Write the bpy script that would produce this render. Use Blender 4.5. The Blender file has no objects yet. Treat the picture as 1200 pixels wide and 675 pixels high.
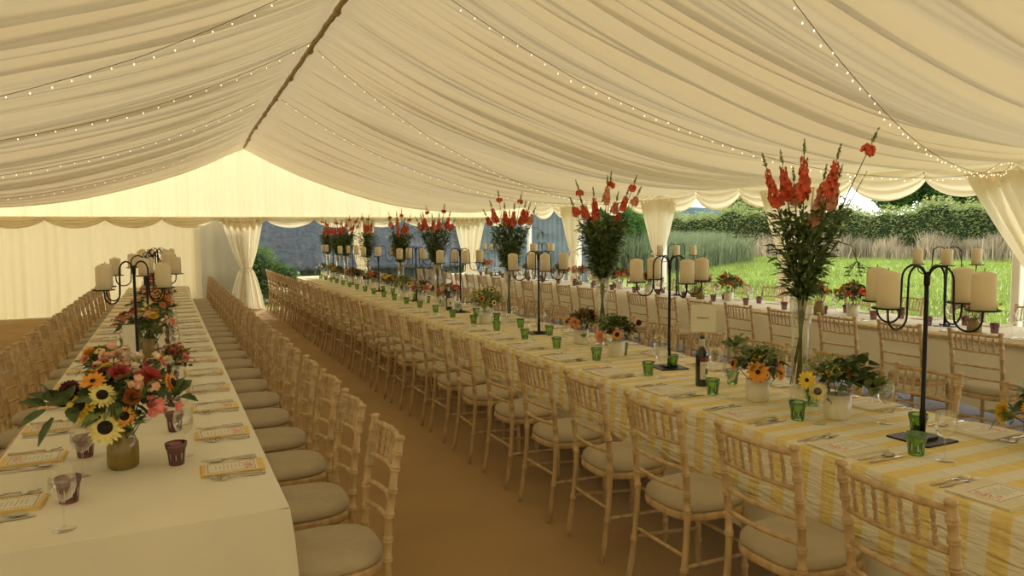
import bpy, math, random
import numpy as np
from mathutils import Vector, Matrix
PI = math.pi
rnd = random.Random(7)
scene = bpy.context.scene
col = scene.collection

# ------------------------------------------------------------------ camera
YAW, PITCH, ROLL, CAM_H = math.radians(24.93), math.radians(4.17), math.radians(.55), 1.65
fw = Vector((math.sin(YAW)*math.cos(PITCH), math.cos(YAW)*math.cos(PITCH), -math.sin(PITCH)))
rt = Vector((math.cos(YAW), -math.sin(YAW), 0)); up = rt.cross(fw)
r2 = rt*math.cos(ROLL) - up*math.sin(ROLL); u2 = rt*math.sin(ROLL) + up*math.cos(ROLL)
cam_data = bpy.data.cameras.new('camera'); cam = bpy.data.objects.new('camera', cam_data); col.objects.link(cam)
cam_data.sensor_width = 36; cam_data.lens = 840/1200*36; cam_data.clip_end = 2000; cam_data.clip_start = .05
m3 = Matrix((r2, u2, -fw)).transposed()
cam.matrix_world = Matrix.Translation((0, 0, CAM_H)) @ m3.to_4x4()
scene.camera = cam

# ------------------------------------------------------------------ world, sun, exposure
scene.view_settings.view_transform = 'Standard'; scene.view_settings.look = 'None'
scene.view_settings.gamma = 1; scene.view_settings.use_curve_mapping = False
scene.view_settings.exposure = 1.05
w = bpy.data.worlds.new('sky'); scene.world = w; w.use_nodes = True
wn, wl = w.node_tree.nodes, w.node_tree.links
bg = wn['Background']; bg.inputs['Strength'].default_value = 2.1
tc = wn.new('ShaderNodeTexCoord'); sp = wn.new('ShaderNodeSeparateXYZ'); cr = wn.new('ShaderNodeValToRGB')
wl.new(tc.outputs['Generated'], sp.inputs[0]); wl.new(sp.outputs['Z'], cr.inputs[0]); wl.new(cr.outputs[0], bg.inputs['Color'])
cr.color_ramp.elements[0].position = 0.0; cr.color_ramp.elements[0].color = (.93, .935, .91, 1)
cr.color_ramp.elements[1].position = .5; cr.color_ramp.elements[1].color = (.74, .81, .88, 1)
sd = bpy.data.lights.new('sun', 'SUN'); sd.energy = 2.4; sd.angle = math.radians(5); sd.color = (1, .93, .80)
sun = bpy.data.objects.new('sun', sd); col.objects.link(sun)
sun.rotation_euler = Vector((.22, .90, .68)).to_track_quat('Z', 'Y').to_euler(); sun.location = (5, 20, 20)

# ------------------------------------------------------------------ materials
MATS = {}
def nodes(name):
    m = bpy.data.materials.new(name); m.use_nodes = True; MATS[name] = m
    nt = m.node_tree; return m, nt.nodes, nt.links, nt.nodes['Principled BSDF']
def mat(name, c, rough=.6, metal=0, var=0, scale=8, bump=0, bscale=60, spec=None, stretch=None, sheen=0):
    m, n, l, b = nodes(name)
    b.inputs['Base Color'].default_value = (*c, 1); b.inputs['Roughness'].default_value = rough; b.inputs['Metallic'].default_value = metal
    if spec is not None: b.inputs['Specular IOR Level'].default_value = spec
    t = n.new('ShaderNodeTexCoord'); mp = n.new('ShaderNodeMapping'); l.new(t.outputs['Object'], mp.inputs[0])
    if stretch: mp.inputs['Scale'].default_value = stretch
    if var:
        ns = n.new('ShaderNodeTexNoise'); ns.inputs['Scale'].default_value = scale; ns.inputs['Detail'].default_value = 4
        l.new(mp.outputs[0], ns.inputs[0]); r = n.new('ShaderNodeValToRGB'); l.new(ns.outputs[0], r.inputs[0])
        r.color_ramp.elements[0].position = .3; r.color_ramp.elements[1].position = .7
        r.color_ramp.elements[0].color = (*[x*(1-var) for x in c], 1); r.color_ramp.elements[1].color = (*[min(1, x*(1+var)) for x in c], 1)
        l.new(r.outputs[0], b.inputs['Base Color'])
    if bump:
        ns = n.new('ShaderNodeTexNoise'); ns.inputs['Scale'].default_value = bscale; ns.inputs['Detail'].default_value = 3
        l.new(mp.outputs[0], ns.inputs[0]); bp = n.new('ShaderNodeBump'); bp.inputs['Strength'].default_value = bump; bp.inputs['Distance'].default_value = .01
        l.new(ns.outputs[0], bp.inputs['Height']); l.new(bp.outputs[0], b.inputs['Normal'])
    return m
def cloth(name, c, trans, tc_=None):
    """thin fabric: daylight comes through it"""
    m, n, l, b = nodes(name); out = n['Material Output']
    d = n.new('ShaderNodeBsdfDiffuse'); d.inputs[0].default_value = (*c, 1)
    t = n.new('ShaderNodeBsdfTranslucent'); t.inputs[0].default_value = (*(tc_ or c), 1)
    mx = n.new('ShaderNodeMixShader'); mx.inputs[0].default_value = trans
    l.new(d.outputs[0], mx.inputs[1]); l.new(t.outputs[0], mx.inputs[2]); l.new(mx.outputs[0], out.inputs[0]); n.remove(b)
    return m
def glassy(name, c, refl=.12, rough=.02, dens=None):
    m, n, l, b = nodes(name); out = n['Material Output']; n.remove(b)
    t = n.new('ShaderNodeBsdfTransparent'); t.inputs[0].default_value = (*c, 1)
    g = n.new('ShaderNodeBsdfGlossy'); g.inputs['Roughness'].default_value = rough; g.inputs[0].default_value = (1, 1, 1, 1)
    lw = n.new('ShaderNodeLayerWeight'); lw.inputs[0].default_value = .35
    mr = n.new('ShaderNodeMapRange'); mr.inputs['To Min'].default_value = refl*.35; mr.inputs['To Max'].default_value = min(1, refl*5)
    l.new(lw.outputs['Fresnel'], mr.inputs[0])
    mx = n.new('ShaderNodeMixShader'); l.new(mr.outputs[0], mx.inputs[0]); l.new(t.outputs[0], mx.inputs[1]); l.new(g.outputs[0], mx.inputs[2])
    last = mx
    if dens:
        d = n.new('ShaderNodeBsdfDiffuse'); d.inputs[0].default_value = (*dens[:3], 1); m2 = n.new('ShaderNodeMixShader'); m2.inputs[0].default_value = dens[3]
        l.new(mx.outputs[0], m2.inputs[1]); l.new(d.outputs[0], m2.inputs[2]); last = m2
    l.new(last.outputs[0], out.inputs[0]); return m

def leafy(name, c, tr, scale=1.5):
    m, n, l, b = nodes(name); out = n['Material Output']; n.remove(b)
    t = n.new('ShaderNodeTexCoord'); ns = n.new('ShaderNodeTexNoise'); ns.inputs['Scale'].default_value = scale; ns.inputs['Detail'].default_value = 5; l.new(t.outputs['Object'], ns.inputs[0])
    r = n.new('ShaderNodeValToRGB'); l.new(ns.outputs[0], r.inputs[0]); r.color_ramp.elements[0].position = .3; r.color_ramp.elements[1].position = .7
    r.color_ramp.elements[0].color = (*[x*.6 for x in c], 1); r.color_ramp.elements[1].color = (*[min(1, x*1.4) for x in c], 1)
    d = n.new('ShaderNodeBsdfDiffuse'); tl = n.new('ShaderNodeBsdfTranslucent'); mx = n.new('ShaderNodeMixShader'); mx.inputs[0].default_value = tr
    l.new(r.outputs[0], d.inputs[0]); l.new(r.outputs[0], tl.inputs[0]); l.new(d.outputs[0], mx.inputs[1]); l.new(tl.outputs[0], mx.inputs[2]); l.new(mx.outputs[0], out.inputs[0]); return m
M_LIN = cloth('canopy lining', (.65, .555, .375), .12, (.80, .63, .36))
M_VAL = cloth('valance voile', (.80, .70, .50), .27, (.86, .73, .47))
M_CUR = cloth('curtain voile', (.84, .77, .60), .34, (.90, .80, .58))
M_GAB = cloth('gable voile', (.84, .74, .50), .30, (.94, .80, .50))
M_WALL = cloth('wall lining voile', (.78, .67, .45), .20, (.84, .70, .42))
M_GREY = cloth('grey canvas', (.34, .30, .21), .12)
M_CARPET = mat('carpet', (.40, .26, .118), .95, var=.10, scale=1.3, bump=.25, bscale=260, spec=.1)
M_GREYFL = mat('grey groundsheet', (.33, .31, .29), .7, var=.12, scale=3, bump=.15, bscale=90)
M_WOOD = mat('limewashed wood', (.54, .375, .195), .5, var=.22, scale=26, bump=.12, bscale=120, stretch=(1, 1, .25))
M_CUSH = mat('calico cushion', (.47, .395, .275), .9, var=.07, scale=9, bump=.25, bscale=38, spec=.15)
M_WHITE = mat('cream table linen', (.84, .79, .64), .85, var=.03, scale=3, bump=.2, bscale=14, spec=.15)
M_IRON = mat('black wrought iron', (.012, .011, .011), .45, metal=.5)
M_WAX = mat('cream candle wax', (.80, .68, .46), .55)
M_WICK = mat('wick', (.04, .03, .02), .9)
M_CER = mat('white ceramic', (.78, .72, .56), .35, bump=.05, bscale=40)
M_AMB = glassy('amber glass', (.60, .48, .12), .2, .12, (.40, .29, .06, .5))
M_GREENG = glassy('green glass', (.70, .90, .42), .20, .05, (.14, .48, .05, .11))
M_PURP = glassy('purple glass', (.66, .30, .33), .20, .05, (.22, .045, .06, .17))
M_CLEAR = glassy('clear glass', (.985, .985, .97), .085, .02)
M_PVC = glassy('clear window film', (.80, .84, .84), .06, .08, (.5, .55, .55, .02))
M_STEEL = mat('cutlery steel', (.55, .50, .42), .22, metal=1)
M_NAPY = mat('yellow napkin', (.80, .58, .22), .9, var=.06, scale=20, bump=.3, bscale=60)
M_NAPC = mat('cream napkin', (.76, .68, .48), .9, var=.05, scale=20, bump=.3, bscale=60)
M_PAPER = mat('menu paper', (.82, .77, .62), .8)
M_INK = mat('dark menu ink', (.06, .05, .05), .8)
M_REDINK = mat('red floral print', (.70, .30, .20), .8)
M_GREYINK = mat('grey printed words', (.40, .37, .30), .8)
M_BOTTLE = mat('dark bottle glass', (.010, .012, .008), .08, spec=.8)
M_FOIL = mat('pale neck foil', (.46, .45, .33), .4)
M_CORK = mat('cork', (.42, .22, .08), .8)
M_LABEL = mat('bottle label', (.72, .66, .50), .7)
M_LRED = mat('red label band', (.22, .02, .03), .5)
M_WIRE = mat('light string cable', (.10, .08, .045), .7)
M_SEAM = mat('ridge seam', (.46, .35, .19), .9, var=.3, scale=30)
m, n, l, b = nodes('fairy bulb'); b.inputs['Emission Color'].default_value = (1, .78, .45, 1); b.inputs['Emission Strength'].default_value = 1.4; b.inputs['Base Color'].default_value = (1, .9, .7, 1); M_BULB = m
# plants
M_LEAFD = mat('dark leaf', (.080, .120, .036), .5, var=.45, scale=25)
M_LEAF = mat('mid leaf', (.17, .235, .065), .5, var=.35, scale=25)
M_LEAFL = mat('light leaf', (.27, .32, .10), .55, var=.3, scale=25)
M_STEM = mat('green stem', (.09, .13, .035), .5, var=.2, scale=30)
C = {}
def fc(k, c, v=.15): C[k] = mat(k + ' petal', c, .6, var=v, scale=40)
fc('yellow', (.85, .60, .06)); fc('lemon', (.86, .74, .26)); fc('orange', (.82, .33, .03)); fc('peach', (.85, .38, .20)); fc('pink', (.84, .26, .24))
fc('palepink', (.85, .50, .36)); fc('coral', (.84, .17, .085)); fc('salmon', (.90, .42, .27)); fc('burgundy', (.085, .008, .012)); fc('red', (.46, .06, .05)); fc('cream', (.82, .68, .50)); fc('rust', (.45, .13, .03))
M_DISC = mat('dark flower disc', (.022, .010, .006), .9, bump=.5, bscale=300)
# outside
M_LAWN = mat('lawn', (.15, .19, .04), .95, var=.35, scale=1.6, bump=.6, bscale=40, spec=.05)
M_BLADE = leafy('grass blades', (.19, .235, .05), .4, .8)
M_HEDGE = leafy('hedge leaves', (.26, .29, .10), .5)
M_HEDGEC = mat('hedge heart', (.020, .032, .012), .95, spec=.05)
M_DRY = leafy('dry grass', (.31, .25, .15), .4, .6)
M_WEED = leafy('tall weeds', (.15, .175, .085), .4, 2)
M_TREE = leafy('tree leaves', (.08, .15, .03), .4, 2)
M_BARK = mat('bark', (.09, .06, .035), .9, bump=.5, bscale=15)
M_HILL = mat('wooded hill', (.05, .072, .07), 1, var=.25, scale=.03, spec=0)
M_SLATE = mat('slate roof', (.035, .037, .036), .95, var=.6, scale=9, bump=.4, bscale=9)
M_BARN = mat('weathered barn wall', (.10, .115, .11), .8, var=.3, scale=2)

def striped():
    m, n, l, b = nodes('yellow striped cloth'); b.inputs['Roughness'].default_value = .9; b.inputs['Specular IOR Level'].default_value = .15
    t = n.new('ShaderNodeTexCoord'); s = n.new('ShaderNodeSeparateXYZ'); l.new(t.outputs['Object'], s.inputs[0])
    ns = n.new('ShaderNodeTexNoise'); ns.inputs['Scale'].default_value = 5; l.new(t.outputs['Object'], ns.inputs[0])
    a = n.new('ShaderNodeMath'); a.operation = 'MULTIPLY_ADD'; l.new(ns.outputs[0], a.inputs[0]); a.inputs[1].default_value = .018; l.new(s.outputs['Y'], a.inputs[2])
    sn = n.new('ShaderNodeMath'); sn.operation = 'MULTIPLY'; l.new(a.outputs[0], sn.inputs[0]); sn.inputs[1].default_value = 2*PI/.135
    si = n.new('ShaderNodeMath'); si.operation = 'SINE'; l.new(sn.outputs[0], si.inputs[0])
    mr = n.new('ShaderNodeMapRange'); mr.inputs['From Min'].default_value = -.12; mr.inputs['From Max'].default_value = .12; l.new(si.outputs[0], mr.inputs[0])
    n2 = n.new('ShaderNodeTexNoise'); n2.inputs['Scale'].default_value = 60; mp = n.new('ShaderNodeMapping'); mp.inputs['Scale'].default_value = (.25, 1, .25); l.new(t.outputs['Object'], mp.inputs[0]); l.new(mp.outputs[0], n2.inputs[0])
    cy = n.new('ShaderNodeMix'); cy.data_type = 'RGBA'; cy.inputs[6].default_value = (.78, .60, .20, 1); cy.inputs[7].default_value = (.88, .74, .36, 1); l.new(n2.outputs[0], cy.inputs[0])
    mx = n.new('ShaderNodeMix'); mx.data_type = 'RGBA'; l.new(mr.outputs[0], mx.inputs[0]); mx.inputs[6].default_value = (.84, .79, .63, 1); l.new(cy.outputs[2], mx.inputs[7])
    l.new(mx.outputs[2], b.inputs['Base Color'])
    mq = n.new('ShaderNodeMapping'); mq.inputs['Scale'].default_value = (1, .22, 1); mq.inputs['Rotation'].default_value = (.18, 0, 0); l.new(t.outputs['Object'], mq.inputs[0])
    n3 = n.new('ShaderNodeTexNoise'); n3.inputs['Scale'].default_value = 34; n3.inputs['Detail'].default_value = 2; n3.inputs['Distortion'].default_value = .4; l.new(mq.outputs[0], n3.inputs[0])
    bp = n.new('ShaderNodeBump'); bp.inputs['Strength'].default_value = 1; bp.inputs['Distance'].default_value = .022; l.new(n3.outputs[0], bp.inputs['Height']); l.new(bp.outputs[0], b.inputs['Normal'])
    return m
M_STRIPE = striped()

# ------------------------------------------------------------------ mesh helpers
class MB:
    def __init__(s): s.v = []; s.f = []
    def add(s, vs, fs):
        o = len(s.v); s.v += [tuple(p) for p in vs]; s.f += [tuple(i + o for i in f) for f in fs]; return s
    def box(s, x0, x1, y0, y1, z0, z1):
        v = [(x0,y0,z0),(x1,y0,z0),(x1,y1,z0),(x0,y1,z0),(x0,y0,z1),(x1,y0,z1),(x1,y1,z1),(x0,y1,z1)]
        return s.add(v, [(0,3,2,1),(4,5,6,7),(0,1,5,4),(1,2,6,5),(2,3,7,6),(3,0,4,7)])
    def slab(s, x0, x1, y0, y1, z0, z1, bv=.003):
        """box with its upper and vertical edges eased"""
        ring = lambda i, z: [(x0+i+bv,y0+i,z),(x1-i-bv,y0+i,z),(x1-i,y0+i+bv,z),(x1-i,y1-i-bv,z),(x1-i-bv,y1-i,z),(x0+i+bv,y1-i,z),(x0+i,y1-i-bv,z),(x0+i,y0+i+bv,z)]
        R = [ring(bv*.7, z0), ring(0, z0+bv), ring(0, z1-bv), ring(bv*.7, z1)]
        fs = [tuple(range(7,-1,-1)), tuple(range(24,32))]
        for k in range(3):
            for j in range(8): fs.append((k*8+j, k*8+(j+1)%8, k*8+8+(j+1)%8, k*8+8+j))
        return s.add(sum(R, []), fs)
    def tube(s, pts, rad, n=6, cap=True):
        pts = [Vector(p) for p in pts]; N = len(pts)
        if not hasattr(rad, '__len__'): rad = [rad]*N
        vs = []; ref = None
        for i, p in enumerate(pts):
            t = (pts[min(i+1,N-1)] - pts[max(i-1,0)]).normalized()
            if ref is None:
                a = Vector((0,0,1)) if abs(t.z) < .9 else Vector((1,0,0)); ref = a.cross(t).normalized()
            ref = (ref - t*ref.dot(t)).normalized(); b = t.cross(ref)
            for k in range(n):
                a = 2*PI*k/n; vs.append(p + (ref*math.cos(a) + b*math.sin(a))*rad[i])
        fs = [(i*n+k, i*n+(k+1)%n, (i+1)*n+(k+1)%n, (i+1)*n+k) for i in range(N-1) for k in range(n)]
        if cap: fs += [tuple(range(n-1,-1,-1)), tuple(range((N-1)*n, N*n))]
        return s.add(vs, fs)
    def lathe(s, prof, n=20, c=(0,0,0), flute=None, cap0=True, cap1=False):
        vs = []
        for i, (r, z) in enumerate(prof):
            for k in range(n):
                a = 2*PI*k/n; rr = r*(flute(a, i) if flute else 1); vs.append((c[0]+rr*math.cos(a), c[1]+rr*math.sin(a), c[2]+z))
        N = len(prof); fs = [(i*n+k, i*n+(k+1)%n, (i+1)*n+(k+1)%n, (i+1)*n+k) for i in range(N-1) for k in range(n)]
        if cap0: fs.append(tuple(range(n-1,-1,-1)))
        if cap1: fs.append(tuple(range((N-1)*n, N*n)))
        return s.add(vs, fs)
    def grid(s, P, nu, nv):
        vs = [P(i/nu, j/nv) for j in range(nv+1) for i in range(nu+1)]
        fs = [(j*(nu+1)+i, j*(nu+1)+i+1, (j+1)*(nu+1)+i+1, (j+1)*(nu+1)+i) for j in range(nv) for i in range(nu)]
        return s.add(vs, fs)
    def mesh(s, name, mt, smooth=True):
        me = bpy.data.meshes.new(name); me.from_pydata(s.v, [], s.f); me.materials.append(mt)
        if smooth: me.polygons.foreach_set('use_smooth', [True]*len(me.polygons))
        me.update(); return me
    def obj(s, name, mt, parent=None, smooth=True):
        o = bpy.data.objects.new(name, s.mesh(name, mt, smooth)); col.objects.link(o); o.parent = parent; return o

def tag(o, label=None, cat=None, group=None, kind=None):
    if label: o['label'] = label
    if cat: o['category'] = cat
    if group: o['group'] = group
    if kind: o['kind'] = kind
    return o
def thing(name, label, cat, loc=(0,0,0), rz=0, group=None):
    o = bpy.data.objects.new(name, None); col.objects.link(o); o.location = loc; o.rotation_euler = (0,0,rz); o.empty_display_size = .1
    return tag(o, label, cat, group)
KIDS = {}
def kids(o): return [c for c in KIDS.get(o.name, [])]
def register(root):
    """remember the part tree of a finished prototype"""
    for o in [root] + list(root.children_recursive): KIDS[o.name] = list(o.children)
def copy_tree(o, parent=None):
    c = o.copy(); col.objects.link(c)
    if parent: c.parent = parent
    for ch in KIDS.get(o.name, []): copy_tree(ch, c)
    return c
class Kind:
    """one built thing that is then copied; the first placement uses the original"""
    def __init__(s, root): register(root); s.root = root; s.used = False; s.kd = None
    def place(s, loc, rz, label, group=None, scale=None):
        o = s.root if not s.used else copy_tree(s.root)
        s.used = True; o.location = loc; o.rotation_euler = (0,0,rz)
        if scale: o.scale = (scale,)*3 if not hasattr(scale, '__len__') else scale
        o['label'] = label
        if group: o['group'] = group
        return o
TENS = {2:'twent',3:'thirt'}
ONES = ['first','second','third','fourth','fifth','sixth','seventh','eighth','ninth','tenth','eleventh','twelfth','thirteenth','fourteenth','fifteenth','sixteenth','seventeenth','eighteenth','nineteenth']
def nth(i):
    k = i + 1
    if k <= 19: return ONES[k-1]
    t, r = divmod(k, 10); w_ = TENS[t]
    return w_ + 'ieth' if r == 0 else w_ + 'y-' + ONES[r-1]
def from_near(i): return 'nearest' if i == 0 else nth(i) + ' from the near end'

# ------------------------------------------------------------------ layout (metres; x across, y down the tent)
RX, EX_R, EX_L, Y0, YE = 1.45, 8.75, -5.85, -2.2, 17.8
POSTS = [-1.65, 1.70, 5.05, 8.40, 11.75, 15.10]
TL = dict(c=lambda y: -.155-.0145*y, h=.50, y0=2.46, y1=15.3)     # left table: centre line, half width
TM = dict(c=lambda y: 2.870+.0105*y, h=.515, y0=.6, y1=17.4)
TR = dict(c=lambda y: 6.80-.02*y, h=.505, y0=1.6, y1=16.6)
TZ = .745
DD = [0,.4,.83,1.5,2.2,3.0,3.7,4.4,5.2,6.0,6.7,7.3]
ZZ = [3.83,3.60,3.40,3.13,2.90,2.68,2.53,2.44,2.39,2.39,2.44,2.52]
_g = np.linspace(-1, 8.3, 931); _z = np.interp(_g, DD, ZZ)
_z = np.where(_g < 0, ZZ[0]-_g*.55, np.where(_g > 7.3, ZZ[-1]+(_g-7.3)*.12, _z))
for _ in range(3): _z[30:-30] = np.convolve(_z, np.ones(61)/61, 'valid')
def lin_z(x): return float(np.interp(abs(x-RX), _g, _z))

# ------------------------------------------------------------------ the setting
MB().box(EX_L, 3.75, Y0, YE, -.06, 0).obj('floor', M_CARPET, smooth=False)['kind'] = 'structure'
MB().box(3.75, EX_R+.1, Y0, YE, -.06, -.002).obj('floor_right', M_GREYFL, smooth=False)['kind'] = 'structure'
mb = MB(); mb.add([(-150,-120,-.07),(260,-120,-.07),(260,320,-.07),(-150,320,-.07)], [(0,1,2,3)])
tag(mb.obj('ground', M_LAWN, smooth=False), kind='structure')

# canopy lining, gathered into folds that run from the ridge down to the eaves
def lining():
    rs = np.random.RandomState(5)
    ny = 1150
    y = np.linspace(Y0, YE, ny); 
    d = np.concatenate([np.linspace(0, 1.2, 14)[:-1], np.linspace(1.2, 7.3, 36)])
    base = np.array([lin_z(RX+q) for q in d])
    for side, nm in ((1, 'ceiling_right'), (-1, 'ceiling_left')):
        D, Yg = np.meshgrid(d, y)
        def warp(seed, s, a):
            r_ = np.random.RandomState(seed); o = 0
            for q in range(5): o = o + np.sin(Yg*s*(.5+q*.37)+r_.rand()*6.28 + D*r_.uniform(-.09,.09))*r_.uniform(.4,1)
            return o*a
        def fold(lam, seed, a):
            u = Yg/lam + warp(seed, .9/lam, .35) + warp(seed+9, 1.3, .25)
            return (.6-np.abs(np.sin(PI*u)))*a
        grow = np.clip(D/3.2, 0, 1); ends = np.clip((7.3-D)/1.6, 0, 1)*.85 + .15
        z = base[None,:] + fold(.62, 11+side, 1)*.21*grow**.9*ends*(.55+.45*np.sin(Yg*1.9+2)**2) + fold(.26, 31+side, 1)*.10*np.clip(D/1.2,0,1)*ends + fold(.105, 51+side, 1)*(.040*np.clip(D/.25,0,1)*np.clip(1.5-D/3.5,.25,1))
        z += .02*np.sin(Yg*2*PI/1.68+.6)*np.exp(-D)
        # the last quarter metre falls away less, towards the gable
        z -= .10*np.clip((Yg-15.5)/2.3,0,1)*np.exp(-D/2)
        X = RX + side*D
        V = np.stack([X, Yg, z], -1).reshape(-1, 3); nd = len(d)
        i = np.arange(ny-1)[:,None]*nd + np.arange(nd-1)[None,:]
        F = np.stack([i, i+1, i+nd+1, i+nd], -1).reshape(-1, 4)
        me = bpy.data.meshes.new(nm); me.from_pydata(V.tolist(), [], F.tolist()); me.materials.append(M_LIN)
        me.polygons.foreach_set('use_smooth', [True]*len(me.polygons))
        o = bpy.data.objects.new(nm, me); col.objects.link(o); o['kind'] = 'structure'
lining()
# seam along the ridge, knotted where the lining is tied up
pts = []; rad = []
yy = Y0
while yy < YE-.3:
    q = (yy % 1.55)/1.55; knot = abs(q-.5) < .035
    pts.append((RX + .004*math.sin(yy*9), yy, 3.785 - (.10*min(1, max(0,(yy-15.5)/2.3))) - (.012 if knot else 0) )); rad.append(.040 if knot else .027 + .002*math.sin(yy*21)); yy += .05
tag(MB().tube(pts, rad, 7).obj('trim_1', M_SEAM), kind='structure')

def pleats(x0, x1, zt, zb, y, seed, lam=.11, amp=.035, ztop=None, tilt=0, bottom=None):
    """gathered wall cloth across x at a given y"""
    r_ = random.Random(seed); ph = [(r_.uniform(.6,1.6), r_.random()*6.28, r_.uniform(.3,1)) for _ in range(6)]
    nu = max(8, int((x1-x0)/.016)); nv = 14
    def P(u, v):
        x = x0+(x1-x0)*u; t = ztop(x) if ztop else zt; bt = bottom(x) if bottom else zb; z = t+(bt-t)*v
        s = sum(a*math.sin(2*PI*x/lam*f/1.1+p+.3*v) for f, p, a in ph)/3
        big = math.sin(x*2*PI/.62+seed)*.6
        return (x, y + amp*(s*.8+big)*(.5+.5*v), z)
    return MB().grid(P, nu, nv)
# far end wall: left part closed, gable above, doorway with a swept curtain, then clear windows
def gtop(x): return lin_z(x) + .03 - .10*math.exp(-abs(x-RX)/2)
tag(pleats(EX_L, EX_R, 0, 2.10, YE, 3, .13, .045, ztop=gtop).obj('wall_gable', M_GAB), kind='structure')
tag(pleats(EX_L, .47, 2.12, .0, YE-.03, 5, .22, .06).obj('wall_far', M_WALL), kind='structure')
MB().grid(lambda u, v: (EX_L+(.45-EX_L)*u, YE-.10-.012*math.sin(u*60), .03*v), 60, 2).obj('baseboard_far', M_WHITE)['kind'] = 'structure'
tag(pleats(.44, 1.6, 2.2, 0, YE+.40, 21, .3, .03).obj('wall_doorway_screen', M_GREY), kind='structure')
# side walls
def side_wall(name, x, mt, ya=Y0, yb=YE):
    def P(u, v):
        y = ya+(yb-ya)*u; return (x + .03*math.sin(y*24+math.sin(y*3)*2) + .02*math.sin(y*9), y, 2.5*(1-v))
    tag(MB().grid(P, 900, 6).obj(name, mt), kind='structure')
side_wall('wall_left', EX_L, M_VAL)
tag(pleats(EX_L, EX_R, 0, 0, Y0, 41, .3, .04, ztop=lambda x: lin_z(x)+.02).obj('wall_behind', M_VAL), kind='structure')

# swagged valances: each swag is a piece hung between two tie points
def swag(p0, p1, ztop, ztie, drop, out, seed):
    p0, p1 = Vector(p0), Vector(p1); mb = MB(); r_ = random.Random(seed); nv = 16; ph = r_.random()*6
    def P(u, v):
        x = p0.lerp(p1, u); s = 4*u*(1-u); s = s**.8
        zb = ztie - drop*s
        z = ztop + (zb-ztop)*v
        bul = (.03+.05*s)*math.sin(PI*min(1, v*1.05)) + (.014+.012*s)*math.sin(v*PI*7 + ph + 1.5*u) + .006*math.sin(v*41+u*6)
        return (x.x + out[0]*bul, x.y + out[1]*bul, z)
    return mb.grid(P, 22, nv*2)
def valance(name, label, spots, ztop, ztie, drop, out, group, mt=None):
    t = thing(name, label, 'valance', (0,0,0), 0, None)
    for i in range(len(spots)-1):
        swag(spots[i], spots[i+1], ztop, ztie, drop, out, i).obj('swag', mt or M_VAL, t)
    return t
side_spots = []
y = POSTS[0]
while y < YE-.3: side_spots.append((EX_R-.02, y)); y += 3.35/3
side_spots.append((EX_R-.02, YE-.02))
valance('valance', 'cream swagged valance along the open side of the marquee above the lawn', [(a, b_, 0) for a, b_ in side_spots], 2.50, 2.31, .24, (-1, 0), None)
ex = [(-5.85+.05, 0)] + [(x_, 0) for x_ in np.arange(-4.7, 8.6, 1.1)] + [(8.7, 0)]
valance('valance', 'cream swagged valance across the far end wall of the marquee', [(a, YE-.10, 0) for a, _ in ex], 2.145, 2.08, .19, (0, -1), None, M_CUR)

# tie-back curtains at the posts
def curtain(name, label, p, axis, w_top, w_tie, w_bot, ztop, ztie, mt, seed, sweep=0, inward=(-1,0), lean=0):
    """gathered curtain hanging at p, pulled together at ztie"""
    r_ = random.Random(seed); ph = r_.random()*6
    nf = 6
    def P(u, v):
        z = ztop*(1-v) + .01
        if z > ztie: q = (z-ztie)/(ztop-ztie); wd = w_tie + (w_top-w_tie)*q**.75; c = sweep*(1-q)
        else: q = (ztie-z)/ztie; wd = w_tie + (w_bot-w_tie)*q**.6; c = sweep*(1-.25*q)
        a = (u-.5)*wd + c + lean*(q if z > ztie else 0)
        dep = (.030+.045*(wd/w_top))*math.cos(u*PI*2*nf + ph + .7*math.sin(v*4)) + .03*math.sin(u*PI*2*2.5+ph)
        dep *= .55 if abs(z-ztie) < .08 else 1
        return (p[0] + axis[0]*a + inward[0]*(dep+.10), p[1] + axis[1]*a + inward[1]*(dep+.10), z)
    t = thing(name, label, 'curtain', (0,0,0), 0, None)
    MB().grid(P, 110, 40).obj('drape', mt, t)
    cx, cy = p[0]+axis[0]*sweep+inward[0]*.1, p[1]+axis[1]*sweep+inward[1]*.1
    pts = [(cx + (axis[0]*math.cos(a)*(w_tie*.55)) + inward[0]*math.sin(a)*.11, cy + axis[1]*math.cos(a)*(w_tie*.55) + inward[1]*math.sin(a)*.11, ztie+.015*math.sin(a)) for a in [2*PI*i/20 for i in range(21)]]
    MB().tube(pts, .014, 5).obj('tie_band', M_VAL, t)
    return t
names = {1.70: 'cream tied curtain on the side post nearest the camera', 5.05: 'wide cream swept curtain at right edge above the hedge view', 8.40: 'cream tied curtain behind the tallest flower bouquet', 11.75: 'cream tied curtain on side post between dark tree and long hedge', 15.10: 'cream tied curtain on the side post nearest the far corner'}
for py in POSTS[1:]:
    big = py == 5.05
    curtain('tieback_curtain', names[py], (EX_R-.02, py), (0, 1), 1.15 if not big else 1.0, .24, .55, 2.33, 1.25 if not big else .95, M_CUR, int(py*3), sweep=(-.05 if not big else -.55), lean=0)
curtain('tieback_curtain', 'broad cream curtain swept aside beside the doorway in the end wall', (1.37, YE-.06), (1, 0), .92, .22, .80, 2.10, .95, M_CUR, 71, sweep=.05, inward=(0,-1))
curtain('tieback_curtain', 'cream curtain tied between the dark end windows behind the far bouquets', (4.10, YE-.06), (1, 0), .75, .2, .6, 2.10, .95, M_CUR, 72, inward=(0,-1))
curtain('tieback_curtain', 'bright cream curtain tied between end windows near the far right corner', (7.0, YE-.06), (1, 0), .9, .26, .6, 2.10, .95, M_CUR, 73, inward=(0,-1))
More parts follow.
